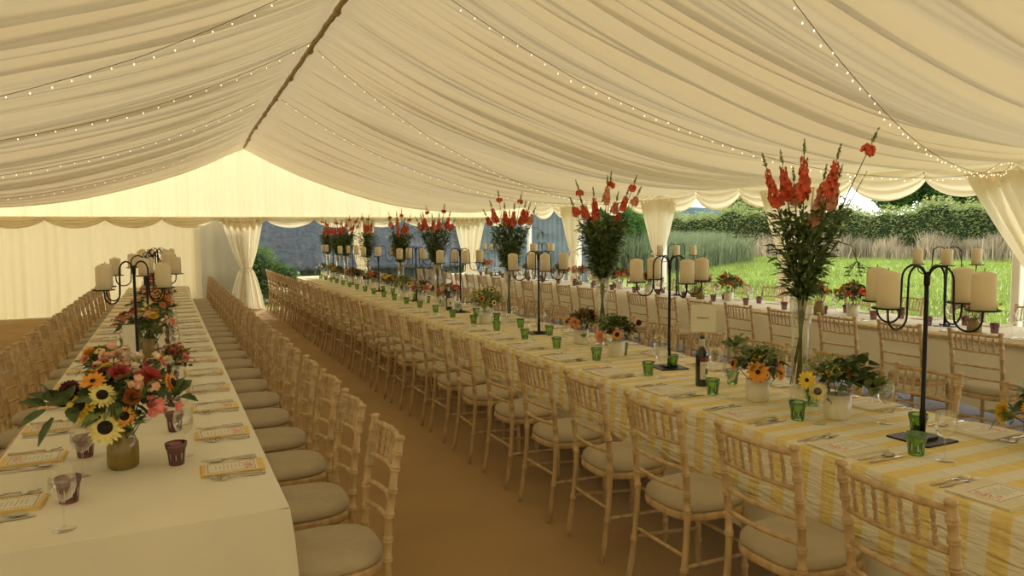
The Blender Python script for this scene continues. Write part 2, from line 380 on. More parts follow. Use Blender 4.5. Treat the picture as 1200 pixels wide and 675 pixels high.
# posts and the clear plastic windows of the end wall
k = 0
for i, py in enumerate(POSTS[1:] + [YE]):
    MB().slab(EX_R+.02, EX_R+.12, py-.05, py+.05, 0, 2.5, .01).obj('trim_%d' % (i+2), M_CER, smooth=False)['kind'] = 'structure'
for i, (xa, xb) in enumerate(((1.75, 4.1), (4.1, 7.0), (7.0, EX_R))):
    def P(u, v, xa=xa, xb=xb):
        x = xa+(xb-xa)*u; return (x, YE + .015*math.sin(x*7+v*3)+.02*math.sin(v*5+x*1.5), .02+2.1*v)
    o = MB().grid(P, 40, 16).obj('window_%d' % (i+1), M_PVC); o['kind'] = 'structure'

# ------------------------------------------------------------------ outside
def leaf_cloud(mb, n, box, size, r_, shell=None):
    for _ in range(n):
        p = shell() if shell else Vector([r_.uniform(a, b_) for a, b_ in box])
        a = r_.random()*6.28; e = r_.uniform(-1, 1); s = size*r_.uniform(.5, 1.2)
        u_ = Vector((math.cos(a), math.sin(a), e*.7)).normalized()*s; v_ = Vector((-math.sin(a)*.6, math.cos(a)*.6, r_.uniform(-.9, .9)))*s*.55
        mb.add([p-u_, p+v_, p+u_, p-v_], [(0,1,2,3)])
HA, HB = Vector((36, 51, 0)), Vector((50.5, 15, 0))     # line of the long hedge
hd = (HB-HA).normalized(); hn = Vector((-hd.y, hd.x, 0)); hn = hn if hn.dot(Vector((0,0,0))-HA) > 0 else -hn
HL = (HB-HA).length
def hedge_h(s): return 3.2 + .28*math.sin(s*.9) + .18*math.sin(s*2.3+1) + .1*math.sin(s*5)
r_ = random.Random(3)
hedge = thing('hedge', 'long leafy green hedge running behind the sunny lawn', 'hedge')
def P(u, v):
    s = -6 + (HL+14)*u; q = v*2; h_ = hedge_h(s)-.35
    if q < 1: off, z = .9+.12*math.sin(s*3), h_*q
    else: off, z = .9-1.9*(q-1), h_+.15*math.sin((q-1)*PI)
    p = HA + hd*s + hn*off; return (p.x, p.y, z)
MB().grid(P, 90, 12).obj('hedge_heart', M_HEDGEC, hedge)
def hshell():
    s = r_.uniform(-6, HL+8); h_ = hedge_h(s)
    if r_.random() < .6: p = HA + hd*s + hn*(.95+r_.uniform(-.15, .3)); p.z = h_*r_.random()**.8
    else: p = HA + hd*s + hn*r_.uniform(-1, 1.1); p.z = h_ - abs(r_.gauss(0, .16)) + (.45*r_.random() if r_.random() < .4 else 0)
    return p
mb = MB(); leaf_cloud(mb, 42000, None, .11, r_, hshell); tag(mb.obj('hedge_leaves', M_HEDGE, hedge, False), kind='stuff')
# band of tall dry grass in front of the hedge, weeds further along
def blades(mb, n, place, hgt, wid, lean, r_):
    for _ in range(n):
        p, sc = place(); a = r_.random()*6.28; h_ = hgt*r_.uniform(.5, 1.1)*sc; l_ = lean*h_*r_.random(); b_ = r_.random()*6.28
        dx, dy = math.cos(a)*wid, math.sin(a)*wid; lx, ly = math.cos(b_)*l_, math.sin(b_)*l_
        mb.add([(p.x-dx,p.y-dy,p.z),(p.x+dx,p.y+dy,p.z),(p.x+dx*.7+lx*.4,p.y+dy*.7+ly*.4,p.z+h_*.6),(p.x-dx*.7+lx*.4,p.y-dy*.7+ly*.4,p.z+h_*.6),(p.x+lx,p.y+ly,p.z+h_)], [(0,1,2,3),(3,2,4)])
def pl():
    s = r_.uniform(-4, HL+6); p = HA+hd*s+hn*(1.3+abs(r_.gauss(0, 1.1))); p.z = -.07; return p, .75+.35*math.sin(s*1.7+math.sin(s*4.3)*1.5)*math.sin(s*.6+1)
mb = MB(); blades(mb, 26000, pl, 1.7, .03, .6, r_); tag(mb.obj('dry_grass', M_DRY), 'band of tall dry grass along the foot of the hedge', 'grass', kind='stuff')
def pw():
    t_ = r_.random(); p = Vector((15.5+15*t_, 25.5+10*t_, 0)) + Vector((r_.uniform(-1.8,1.8), r_.uniform(-1.8,1.8), 0)); p.z = -.07; return p, 1
mb = MB(); blades(mb, 16000, pw, 1.8, .03, .5, r_); tag(mb.obj('tall_weeds', M_WEED), 'grey-green tall weeds between the dark tree and the lawn', 'weeds', kind='stuff')
def pg():
    x = 9.2 + 34*r_.random()**1.5; y_ = x*r_.uniform(.15, 1.45)
    return Vector((x, y_, -.07)), .6+x*.03
mb = MB(); blades(mb, 60000, pg, .15, .014, .9, r_); tag(mb.obj('lawn_grass', M_BLADE), 'sunlit bright green lawn grass beside the marquee', 'grass', kind='stuff')
def tree(name, label, cat, loc, blobs, n, size, mt=M_TREE, trunk=True):
    t = thing(name, label, cat, loc)
    core = MB(); lv = MB(); rr = random.Random(int(loc[0]*7))
    for (bx, by, bz, br) in blobs:
        core.lathe([(max(.01, br*.82*math.sin(PI*i/8)), bz - br*.82*math.cos(PI*i/8)) for i in range(9)], 14, (bx, by, 0), flute=lambda a, i: 1+.08*math.sin(a*3+i))
        def sh():
            v = Vector((rr.gauss(0,1), rr.gauss(0,1), rr.gauss(0,1))).normalized()*br*rr.uniform(.8, 1.08)*(1+.12*math.sin(5*bx+rr.random())); return Vector((bx,by,bz))+v
        leaf_cloud(lv, n//len(blobs), None, size, rr, sh)
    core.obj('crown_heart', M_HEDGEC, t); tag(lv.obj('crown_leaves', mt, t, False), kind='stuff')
    if trunk: MB().tube([(0,0,-.07),(.05,0,.8),(0,.05,blobs[0][2])], [.16,.13,.08], 8).obj('trunk', M_BARK, t)
    return t
tree('tree', 'dense dark green tree left of the side post curtain', 'tree', (16.2, 27.0, 0), [(0,0,2.3,1.9),(1.7,.6,1.7,1.5),(-1.6,-.6,1.4,1.5),(.8,1.2,3.3,1.2),(2.6,1.2,1.2,1.1)], 16000, .12)
tree('tree', 'tall dark tree rising above the hedge top near the right', 'tree', (58, 40, 0), [(0,0,6.2,2.9),(-3,1.5,5.2,2.0),(3.2,-1.5,5.0,2.3)], 9000, .2)
tree('tree', 'rounded pale green tree beyond the hedge behind the tall bouquet', 'tree', (44, 44, 0), [(0,0,4.0,1.9),(2,-1.2,3.4,1.5),(-2,1.5,3.3,1.5)], 7000, .18, M_HEDGE)
tree('tree', 'dark tree top showing over the weeds just right of the curtain', 'tree', (29, 39.5, 0), [(0,0,4.4,1.3),(-1.2,.7,3.5,1.5),(-2.8,1.5,3.0,1.6)], 6000, .16)
# trees and shrubs seen through the end windows
tree('shrub', 'dark green shrubs outside the end window beside the doorway', 'shrub', (1.7, 19.9, 0), [(0,0,.7,.75),(.75,.2,.45,.55),(-.6,.1,1.2,.8)], 6000, .07)
tree('shrub', 'blue-green shrubs outside the middle end window', 'shrub', (7.6, 22.6, 0), [(0,0,1.2,1.1),(1.3,.3,.9,1.0),(-1.2,.2,1.0,.9)], 8000, .08, M_WEED)
# wooded hills at the horizon
mb = MB()
def P(u, v):
    a = math.radians(10+75*u); R_ = 300+v*60; h_ = (13+3.5*math.sin(u*7+.5)+1.8*math.sin(u*19)+.8*math.sin(u*53))*math.sin(PI*.5*min(1, v*1.0+.0)) 
    return (R_*math.sin(a), R_*math.cos(a), -.5+h_)
mb.grid(P, 220, 6); tag(mb.obj('hills', M_HILL), kind='structure')
# outbuilding behind the end windows: slate roof over corrugated wall
bt = thing('outbuilding', 'grey-blue slate roofed outbuilding behind the end windows', 'building', (0,0,0))
mb = MB(); mb.grid(lambda u, v: (1.2+u*7.3, 20.6+v*3.2, .75-.35*u*0+v*2.6+.01*math.sin(u*160)), 200, 30); rf = mb.obj('roof', M_SLATE, bt)
so = rf.modifiers.new('thickness', 'SOLIDIFY'); so.thickness = .06
MB().grid(lambda u, v: (3.1+u*9.5, 21.0+.03*math.sin(u*9.5*2*PI/.18), .0+v*(.9 if u < .55 else 2.6)), 420, 6).obj('wall', M_BARN, bt)
MB().box(8.4, 12.6, 20.9, 24, 2.55, 2.66).obj('lean_to_roof', M_BARN, bt, False)

# ------------------------------------------------------------------ tables and cloths
def trestle(T, yc, length, label):
    t = thing('trestle_table', label, 'table', (T['c'](yc), yc, 0)); h = T['h']-.05
    MB().slab(-h, h, -length/2, length/2, TZ-.045, TZ-.020, .004).obj('tabletop', M_WOOD, t, False)
    for sx in (-1, 1):
        for sy in (-1, 1):
            MB().tube([(sx*(h-.14), sy*(length/2-.22), TZ-.045), (sx*(h-.10), sy*(length/2-.18), 0)], .014, 8).obj('leg', M_IRON, t)
def table_cloth(name, T, z, drops, mt, label, cat, seed, over=0, ends=(True, True), flare=.05, wr=.006):
    """top sheet with side drops (left, right) and end drops; drops = (left, right, near, far)"""
    mb = MB(); y0, y1 = T['y0']-over, T['y1']+over; h = T['h']+over; r_ = random.Random(seed); ph = [r_.random()*6 for _ in range(6)]
    ny = int((y1-y0)/.045)
    def rip(y, k): return (math.sin(y*5.3+ph[k])+.6*math.sin(y*12.1+ph[k+1])+.4*math.sin(y*23+ph[k+2]))*.5
    # cross-section: left drop up, top across, right drop down
    sec = []
    nl = 8
    for i in range(nl): q = 1-i/nl; sec.append(('L', q))
    sec += [('T', -1), ('T', -.985), ('T', -.5), ('T', 0), ('T', .5), ('T', .985), ('T', 1)]
    for i in range(1, nl+1): sec.append(('R', i/nl))
    def sx(k, q, y):
        kk = 0 if k == 'L' else 3
        return h + .004*min(1, q*8) + flare*q*(.6+.4*rip(y, kk)) + wr*rip(y*2.3, kk)*q
    def fall(v): return (.008 + .05*v)*min(1, v*6)
    def P(i, y):
        k, q = sec[i]; c = T['c'](y)
        if k == 'T': return (c+q*h, y, z - (.004 if abs(q) == 1 else 0))
        sgn, dr, kk = (-1, drops[0], 0) if k == 'L' else (1, drops[1], 3)
        e_ = -fall(q) if y == y0 else fall(q) if y > y1-1e-6 else 0
        return (c+sgn*sx(k, q, y), y+e_, z-.004-dr*q*(1+.015*rip(y*.7, kk)))
    n_ = len(sec); vs = [P(i, y0+(y1-y0)*j/ny) for j in range(ny+1) for i in range(n_)]
    fs = [(j*n_+i, j*n_+i+1, (j+1)*n_+i+1, (j+1)*n_+i) for j in range(ny) for i in range(n_-1)]
    mb.add(vs, fs)
    for e, yy, sg in ((2, y0, -1), (3, y1, 1)):
        if drops[e] <= 0: continue
        c = T['c'](yy); dl, dr_ = drops[0], drops[1]
        def E(u, v, c=c, yy=yy, sg=sg, e=e):
            sid = 'L' if u < .5 else 'R'; k_ = abs(2*u-1)
            w_ = h + (sx(sid, max(.001, v*drops[e]/max(.05, drops[0 if sid == 'L' else 1])) if drops[0 if sid == 'L' else 1] > 0 else 0, yy)-h if v > 0 else 0)*k_**6
            return (c+(2*u-1)*w_, yy+sg*(fall(v)+.010*math.sin(u*9+1)*v*(1-k_**4)), z-.004*(k_**20)-(.0035*min(1,v*50))-drops[e]*v)
        mb.grid(E, 24, 8)
    o = mb.obj(name, mt, None); tag(o, label, cat); return o
for T, nm in ((TL, 'left'), (TM, 'middle'), (TR, 'right')):
    L = T['y1']-T['y0']; n_ = max(1, round(L/1.95)); st = L/n_
    trestle(T, (T['y0']+T['y1'])/2, L-.04, {'left': 'long trestle table under the plain cream cloth at left', 'middle': 'long trestle table under the yellow striped cloth', 'right': 'long trestle table under the white cloth beside the open side'}[nm])
table_cloth('tablecloth', TL, TZ-.002, (.22, .52, .60, .3), M_WHITE, 'plain cream tablecloth on the left-hand long table', 'tablecloth', 1, flare=.035)
table_cloth('tablecloth', dict(TM, h=TM['h']-.012), TZ-.008, (.47, .22, .4, .3), M_WHITE, 'cream undercloth showing below the yellow striped cloth', 'tablecloth', 2, flare=.03)
table_cloth('striped_tablecloth', TM, TZ-.002, (.31, .24, .3, .25), M_STRIPE, 'yellow and cream striped tablecloth on the middle long table', 'tablecloth', 3, flare=.03, wr=.008)
table_cloth('tablecloth', TR, TZ-.002, (.60, .22, .5, .3), M_WHITE, 'white tablecloth on the right-hand long table beside the lawn', 'tablecloth', 4, flare=.05)

# ------------------------------------------------------------------ chair (faces +x)
def rings(path, r, marks, bump=.0045, n=8):
    """bamboo-turned rod: points resampled with small doubled rings at the given fractions"""
    path = [Vector(p) for p in path]; ls = [0]
    for a, b_ in zip(path, path[1:]): ls.append(ls[-1]+(b_-a).length)
    Lt = ls[-1]
    def at(t):
        s_ = t*Lt
        for i in range(len(path)-1):
            if s_ <= ls[i+1]+1e-9: return path[i].lerp(path[i+1], (s_-ls[i])/(ls[i+1]-ls[i]))
        return path[-1]
    ts = {}
    for i in range(9): ts[i/8] = r
    for m_ in marks:
        for dd, rr in ((-.012, r), (-.008, r+bump), (-.003, r+bump), (0, r*1.02), (.003, r+bump), (.008, r+bump), (.012, r)):
            t_ = m_ + dd/Lt*1.0
            if 0 <= t_ <= 1: ts[t_] = rr
    for t_ in list(ts):
        if any(abs(t_-m_) < .011/Lt for m_ in marks) and t_ in [i/8 for i in range(9)] : pass
    k = sorted(ts); return [at(t_) for t_ in k], [ts[t_] for t_ in k]
def make_chair():
    t = thing('chiavari_chair', 'x', 'chair')
    for s in (-1, 1):
        path = [(-.235, s*.185, 0), (-.205, s*.182, .16), (-.185, s*.180, .32), (-.180, s*.180, .45), (-.190, s*.181, .62), (-.212, s*.183, .78), (-.235, s*.185, .905)]
        p, r = rings(path, .0145, [.24, .52, .60, .70, .80, .89, .955]); p.append(p[-1]+Vector((-.001,0,.004))); r.append(.0128); p.append(p[-1]+Vector((0,0,.002))); r.append(.0185); p.append(p[-1]+Vector((-.001,0,.010))); r.append(.0188); p.append(p[-1]+Vector((0,0,.003))); r.append(.0155); p.append(p[-1]+Vector((0,0,.002))); r.append(.008)
        r[0] = .012
        MB().tube(p, r, 9).obj('back_post', M_WOOD, t)
    for s in (-1, 1):
        p, r = rings([(.168, s*.160, 0), (.165, s*.158, .2), (.160, s*.155, .42)], .0135, [.35, .62, .85]); r[0] = .010
        MB().tube(p, r, 8).obj('front_leg', M_WOOD, t)
    def bow(z, x, dep, rr, marks=()):
        pts = []
        for i in range(13):
            u = i/12; yv = (u-.5)*.36; pts.append((x - dep*math.sin(PI*u), yv, z+.004*math.sin(PI*u)))
        p, r = rings(pts, rr, marks, .003); return MB().tube(p, r, 7)
    bow(.893, -.232, .030, .0105, (.2, .4, .6, .8)).obj('top_rail', M_WOOD, t)
    bow(.765, -.210, .030, .0095).obj('back_rail', M_WOOD, t)
    bow(.655, -.195, .032, .0095).obj('back_rail', M_WOOD, t)
    bow(.565, -.186, .034, .0095).obj('back_rail', M_WOOD, t)
    for i in range(7):
        u = (i+1)/8; yv = (u-.5)*.36; b_ = math.sin(PI*u)*.030
        p, r = rings([(-.210-b_, yv, .765), (-.232-b_, yv, .893)], .0058, [.22, .5, .78], .0030)
        MB().tube(p, r, 6).obj('spindle', M_WOOD, t)
    def outline(gr=0, n=36):
        o = []
        for i in range(n):
            a = 2*PI*i/n; c_, s_ = math.cos(a), math.sin(a); e = .62
            x = .195*math.copysign(abs(c_)**e, c_); y_ = (.198 - .018*(x < 0)*(-x/.195))*math.copysign(abs(s_)**e, s_)
            k_ = 1+gr; o.append((x*k_, y_*k_))
        return o
    def slabs(levels, mb):
        n = 36; vs = []
        for g, z in levels: vs += [(x, y_, z) for x, y_ in outline(g)]
        fs = [(k*n+i, k*n+(i+1)%n, (k+1)*n+(i+1)%n, (k+1)*n+i) for k in range(len(levels)-1) for i in range(n)]
        fs += [tuple(range(n-1,-1,-1)), tuple(range((len(levels)-1)*n, len(levels)*n))]; return mb.add(vs, fs)
    slabs([(-.06,.410),(0,.412),(.015,.420),(.015,.436),(0,.444),(-.06,.446)], MB()).obj('seat_frame', M_WOOD, t)
    slabs([(-.10,.4445),(-.02,.448),(.0,.460),(-.01,.476),(-.06,.489),(-.20,.498),(-.5,.503),(-.95,.504)], MB()).obj('seat_cushion', M_CUSH, t)
    for s in (-1, 1): MB().tube([(-.197, s*.182, .225), (-.02, s*.172, .215), (.166, s*.160, .205)], [.008,.010,.008], 7).obj('stretcher', M_WOOD, t)
    MB().tube([(-.190, -.18, .27), (-.190, 0, .27), (-.190, .18, .27)], [.008,.010,.008], 7).obj('stretcher', M_WOOD, t)
    MB().tube([(.166, -.16, .25), (.166, 0, .25), (.166, .16, .25)], [.008,.010,.008], 7).obj('stretcher', M_WOOD, t)
    return Kind(t)
CH = make_chair()
def chair_row(xf, y0, st, n_, rz, lab, group, jit=.012, rj=.05, seed=1):
    r_ = random.Random(seed)
    for i in range(n_):
        y_ = y0 + st*i + r_.uniform(-jit, jit)
        CH.place((xf(y_)+r_.uniform(-.01, .01), y_, 0), rz + r_.uniform(-rj, rj), 'limewashed chair ' + lab + ', ' + from_near(i), group)
chair_row(lambda y: 2.115-.002*y, 1.385, .592, 28, 0, 'on the aisle side of the striped table', 'chairs on the aisle side of the striped table', seed=2)
chair_row(lambda y: TM['c'](y)+TM['h']-.020, 1.93, .592, 26, PI, 'on the lawn side of the striped table', 'chairs on the lawn side of the striped table', seed=3)
chair_row(lambda y: TL['c'](y)+TL['h']+.175, 2.70, .555, 23, PI, 'on the aisle side of the left table', 'chairs on the aisle side of the left table', rj=.03, seed=4)
chair_row(lambda y: TL['c'](y)-TL['h']-.10, 2.85, .565, 22, 0, 'on the far left side of the left table', 'chairs on the far left of the left table', rj=.03, seed=5)
chair_row(lambda y: TR['c'](y)-TR['h']-.70, 2.72, .60, 23, 0, 'on the tent side of the right table', 'chairs on the tent side of the right table', rj=.06, seed=6)
chair_row(lambda y: TR['c'](y)+TR['h']+.10, 3.5, .66, 19, PI, 'on the lawn side of the right table', 'chairs on the lawn side of the right table', rj=.06, seed=7)

# ------------------------------------------------------------------ candelabra and candles
def make_candelabrum(square=True):
    t = thing('candelabrum', 'x', 'candelabrum')
    if square:
        bs = MB().slab(-.10, .10, -.10, .10, .0, .008, .002); bs.slab(-.045, .045, -.045, .045, .0075, .020, .002); bs.obj('base_plate', M_IRON, t, False)
    else:
        MB().lathe([(.075,0),(.075,.006),(.060,.014),(.040,.040),(.026,.060),(.016,.085)], 24, cap1=True).obj('base_cone', M_IRON, t)
    MB().tube([(0,0,.008),(0,0,.10),(0,0,.13),(0,0,.14),(0,0,.735)], [.0125,.0125,.0125,.0095,.0090], 8).obj('pole', M_IRON, t)
    MB().tube([(0,0,.675),(0,0,.69),(0,0,.72),(0,0,.735)], [.011,.013,.013,.008], 8).obj('collar', M_IRON, t)
    for k_ in range(4):
        a = PI/2*k_; c_, s_ = math.cos(a), math.sin(a); pts = []
        for i in range(11):
            q = PI*i/10; r_ = .062 - .056*math.cos(q); pts.append((r_, .700 + .062*math.sin(q)))
        pts += [(.119, .66), (.120, .61), (.122, .57)]
        for i in range(1, 13):
            q = PI*i/12; r_ = .181 - .059*math.cos(q); pts.append((r_, .555 - .058*math.sin(q)))
        pts += [(.241, .575), (.242, .588)]
        arm = MB().tube([(r_*c_, r_*s_, z) for r_, z in pts], .0048, 6).obj('arm', M_IRON, t)
        MB().lathe([(.010,.584),(.060,.587),(.065,.592),(.063,.594),(.058,.590),(.001,.590)], 22, (.242*c_, .242*s_, 0)).obj('candle_plate', M_IRON, arm)
    return Kind(t)
KS, KR = make_candelabrum(True), make_candelabrum(False)
cd = thing('pillar_candle', 'x', 'candle')
MB().lathe([(.042,0),(.0445,.003),(.0445,.140),(.041,.147),(.028,.152),(.008,.157),(.001,.157)], 24).obj('wax_body', M_WAX, cd)
MB().tube([(0,0,.155),(.001,0,.163),(.003,0,.169)], .0016, 5).obj('wick', M_WICK, cd)
KC = Kind(cd)
CORN = ['near left', 'near right', 'far right', 'far left']
def candelabra(kind, spots, where, group):
    for i, (x, y_, a) in enumerate(spots):
        kind.place((x, y_, TZ-.002), a, 'black four-armed iron candelabrum ' + where + ', ' + from_near(i), group)
        for k_ in range(4):
            q = a + PI/2*k_; px, py = x+.242*math.cos(q), y_+.242*math.sin(q)
            # name by side as seen down the tent
            ang = [(abs(((q - r0 + PI) % (2*PI)) - PI), j) for j, r0 in enumerate((-3*PI/4, -PI/4, PI/4, 3*PI/4))]
            KC.place((px, py, TZ-.002+.5905), rnd.random()*6, 'pillar candle, %s arm, %s candelabrum from near end %s' % (CORN[min(ang)[1]], nth(i), where), group.replace('candelabra', 'candles'))
mid_c = [(2.92,2.04,0.0),(3.0,3.93,-.18),(3.01,5.89,-.22),(3.04,8.0,-.10),(3.04,9.75,.1),(3.03,11.8,-.3),(3.04,13.8,.1),(3.06,15.8,.4)]
candelabra(KS, mid_c, 'on the striped table', 'candelabra on the striped table')
left_c = [(-.27,5.35,PI/4+.05),(-.265,7.2,PI/4+.75),(-.27,9.2,.6),(-.29,11.2,.9),(-.31,13.2,.5)]
candelabra(KR, left_c, 'on the left table', 'candelabra on the left table')
right_c = [(6.69,4.48,.62),(6.69,8.60,.9),(6.65,10.6,.2),(6.62,12.8,.5),(6.55,15.0,.8)]
candelabra(KS, right_c, 'on the right table', 'candelabra on the right table')

# ------------------------------------------------------------------ flowers
def leaf(mb, p, d, L, W, r_, curl=.25, segs=3):
    d = Vector(d).normalized(); s = d.cross(Vector((0,0,1)))
    if s.length < .1: s = Vector((1,0,0))
    s = s.normalized(); nrm = s.cross(d).normalized(); s = (s*math.cos(r_.uniform(-.7,.7)) + nrm*math.sin(r_.uniform(-.7,.7))).normalized(); nrm = s.cross(d)
    vs = []; 
    for i in range(segs+1):
        q = i/segs; wd = W*math.sin(PI*min(.98, .08+q*.92))**.8*.5; c_ = p + d*L*q - Vector((0,0,1))*curl*L*q*q
        vs += [c_-s*wd+nrm*wd*.25, c_, c_+s*wd+nrm*wd*.25]
    fs = []
    for i in range(segs):
        a = i*3; fs += [(a, a+1, a+4, a+3), (a+1, a+2, a+5, a+4)]
    mb.add(vs, fs)
def frame(d):
    d = Vector(d).normalized(); a = Vector((0,0,1)) if abs(d.z) < .9 else Vector((1,0,0)); u_ = a.cross(d).normalized(); return d, u_, d.cross(u_)
def petals(mb, c, d, R, n, layers, W, r_, cup=.15, r0=.2):
    d, u_, v_ = frame(d); c = Vector(c)
    for Lr in range(layers):
        q = Lr/max(1, layers); RR = R*(1-q*(.72 if layers > 2 else .42)); lift = cup + q*(1.25 if layers > 2 else .55); m_ = max(5, int(n*(1-q*.35)))
        for k_ in range(m_):
            a = 2*PI*(k_+.5*Lr)/m_ + r_.uniform(-.06,.06); e = (u_*math.cos(a)+v_*math.sin(a)); t_ = (v_*math.cos(a)-u_*math.sin(a))
            dirp = (e*math.cos(lift)+d*math.sin(lift)).normalized(); nn = t_.cross(dirp); vs = []
            RL = RR*r_.uniform(.9, 1.06)
            for s_, wv in ((r0, .55), (.6, 1.0), (.85, .75), (1.0, .08)):
                b_ = c + d*(.04*R*Lr) + dirp*RL*s_ - d*(.12*RL*s_*s_ if layers < 3 else -.06*RL*s_)
                vs += [b_-t_*W*wv*.5, b_+nn*W*.08, b_+t_*W*wv*.5]
            mb.add(vs, [(0,1,4,3),(1,2,5,4),(3,4,7,6),(4,5,8,7),(6,7,10,9),(7,8,11,10)])
def dome(mb, c, d, R, h):
    d, u_, v_ = frame(d); c = Vector(c); vs = []; n = 12
    for i in range(5):
        q = i/4*PI/2
        for k_ in range(n): a = 2*PI*k_/n; vs.append(c + (u_*math.cos(a)+v_*math.sin(a))*R*max(.02, math.cos(q)) + d*h*math.sin(q))
    mb.add(vs, [(i*n+k_, i*n+(k_+1)%n, (i+1)*n+(k_+1)%n, (i+1)*n+k_) for i in range(4) for k_ in range(n)])
def flower(t, kind, c, d, R, color, r_):
    c = Vector(c); d = Vector(d).normalized()
    if kind == 'sunflower':
        mb = MB(); petals(mb, c, d, R, 20, 2, R*.25, r_, .03, .3); o = mb.obj('sunflower', C[color], t)
        mb = MB(); dome(mb, c+d*.004, d, R*.43, R*.22); mb.obj('flower_center', M_DISC, o)
    elif kind == 'daisy':
        mb = MB(); petals(mb, c, d, R, 12, 1, R*.36, r_, .08, .15); o = mb.obj('daisy', C[color], t)
        mb = MB(); dome(mb, c+d*.002, d, R*.2, R*.12); mb.obj('flower_center', M_DISC, o)
    elif kind == 'dahlia':
        mb = MB(); petals(mb, c, d, R, 16, 5, R*.26, r_, .05, .1); mb.obj('dahlia', C[color], t)
    elif kind == 'rose':
        mb = MB(); petals(mb, c, d, R, 7, 4, R*.85, r_, .35, .05); mb.obj('rose', C[color], t)
    elif kind == 'pompon':
        mb = MB(); petals(mb, c, d, R, 16, 6, R*.30, r_, -.35, .1); mb.obj('pompon_dahlia', C[color], t)
    elif kind == 'spray':
        mb = MB()
        for _ in range(14):
            p = c + Vector((r_.gauss(0,1), r_.gauss(0,1), r_.gauss(0,1)))*R*.45; petals(mb, p, d+Vector((r_.gauss(0,.5), r_.gauss(0,.5), r_.gauss(0,.5))), R*.36, 5, 2, R*.30, r_, .4, .05)
        mb.obj('flower_spray', C[color], t)
    # a stalk running down to the mouth of the vase
def foliage(t, mt, c, R, n, L, W, r_, squash=.75, low=-.35, name='foliage'):
    mb = MB(); c = Vector(c)
    for _ in range(n):
        v = Vector((r_.gauss(0,1), r_.gauss(0,1), r_.gauss(0,1))).normalized()
        if v.z < low: v.z = -v.z
        p = c + Vector((v.x*R, v.y*R, v.z*R*squash))*r_.uniform(.35, 1.0); leaf(mb, p, v+Vector((r_.gauss(0,.5), r_.gauss(0,.5), r_.gauss(0,.4))), L*r_.uniform(.6,1.2), W*r_.uniform(.7,1.2), r_)
    return mb.obj(name, mt, t)
def stalks(t, ends, z0, r0, r_, rad=.0022):
    mb = MB()
    for e in ends:
        a = r_.random()*6.28; b_ = Vector((math.cos(a)*r0*r_.random(), math.sin(a)*r0*r_.random(), z0)); e = Vector(e)
        mb.tube([b_, b_.lerp(e, .5)+Vector((0,0,.015)), e], rad, 4)
    return mb.obj('stems', M_STEM, t)
def pot(t, R=.062, H=.12):
    MB().lathe([(R*.86,0),(R*.93,.006),(R,H*.3),(R*1.02,H),(R*.95,H),(R*.90,H*.5),(R*.8,.01)], 32, cap1=True, flute=lambda a, i: 1+.010*math.cos(a*26)).obj('ceramic_pot', M_CER, t)
def jar(t, R=.058, H=.15):
    MB().lathe([(R*.80,0),(R*.95,.008),(R,.03),(R*.98,H*.62),(R*.80,H*.80),(R*.70,H*.9),(R*.74,H),(R*.68,H),(R*.64,H*.88),(R*.88,H*.55),(R*.86,.02)], 30, flute=lambda a, i: 1+.02*math.cos(a*9+i*2)).obj('amber_jar', M_AMB, t)
def arrangement(name, vessel, flowers, leaves, seed, top=.12, hole=.04):
    """local -y faces the viewer's side of the tent; x is to the right, z up"""
    r_ = random.Random(seed); t = thing(name, 'x', 'flower arrangement'); vessel(t)
    for (k_, c, d, R, colr) in flowers: flower(t, k_, c, d, R, colr, r_)
    for (mt, c, R, n_, L, W, sq) in leaves: foliage(t, mt, c, R, n_, L, W, r_, sq, low=-.15)
    stalks(t, [(f[1][0]*.9, f[1][1]*.9+.01, f[1][2]-.01) for f in flowers], top*.3, hole, r_)
    return Kind(t)
V = Vector
# left table: the near bouquet, then three more mixes
def leftA():
    F = [('sunflower',(-.055,-.14,.20),(0,-1,.35),.066,'lemon'),('sunflower',(-.060,-.09,.315),(.05,-.9,.6),.052,'lemon'),('sunflower',(-.135,-.06,.275),(-.5,-.7,.5),.062,'yellow'),
         ('sunflower',(.010,-.135,.235),(.2,-1,.3),.042,'orange'),('pompon',(-.175,.0,.335),(-.5,-.6,.6),.048,'burgundy'),('pompon',(-.045,.02,.375),(0,-.5,1),.052,'burgundy'),
         ('dahlia',(.105,.0,.350),(.2,-.7,.8),.058,'red'),('spray',(.115,-.10,.255),(.3,-1,.2),.065,'pink'),('spray',(.075,-.08,.335),(.1,-1,.5),.055,'palepink'),('sunflower',(.185,-.02,.325),(.9,-.5,.3),.045,'orange'),
         ('daisy',(-.09,-.04,.365),(-.2,-.6,.8),.05,'orange'),('spray',(-.02,.06,.44),(0,-.5,1),.06,'palepink'),('spray',(.06,.07,.42),(0,-.5,1),.06,'cream'),('rose',(.0,-.05,.385),(0,-.7,.8),.04,'red'),('rose',(.04,-.10,.300),(0,-1,.3),.038,'rust')]
    Lv = [(M_LEAFD,(0,.02,.25),.15,120,.075,.04,.8),(M_LEAFD,(-.19,-.04,.26),.075,26,.09,.055,.8),(M_LEAFD,(.17,-.04,.25),.055,16,.09,.055,.8),(M_LEAF,(0,0,.26),.15,90,.06,.03,.75),(M_LEAF,(.02,-.03,.175),.075,26,.06,.03,.6)]
    return arrangement('flower_arrangement', jar, F, Lv, 5, .15)
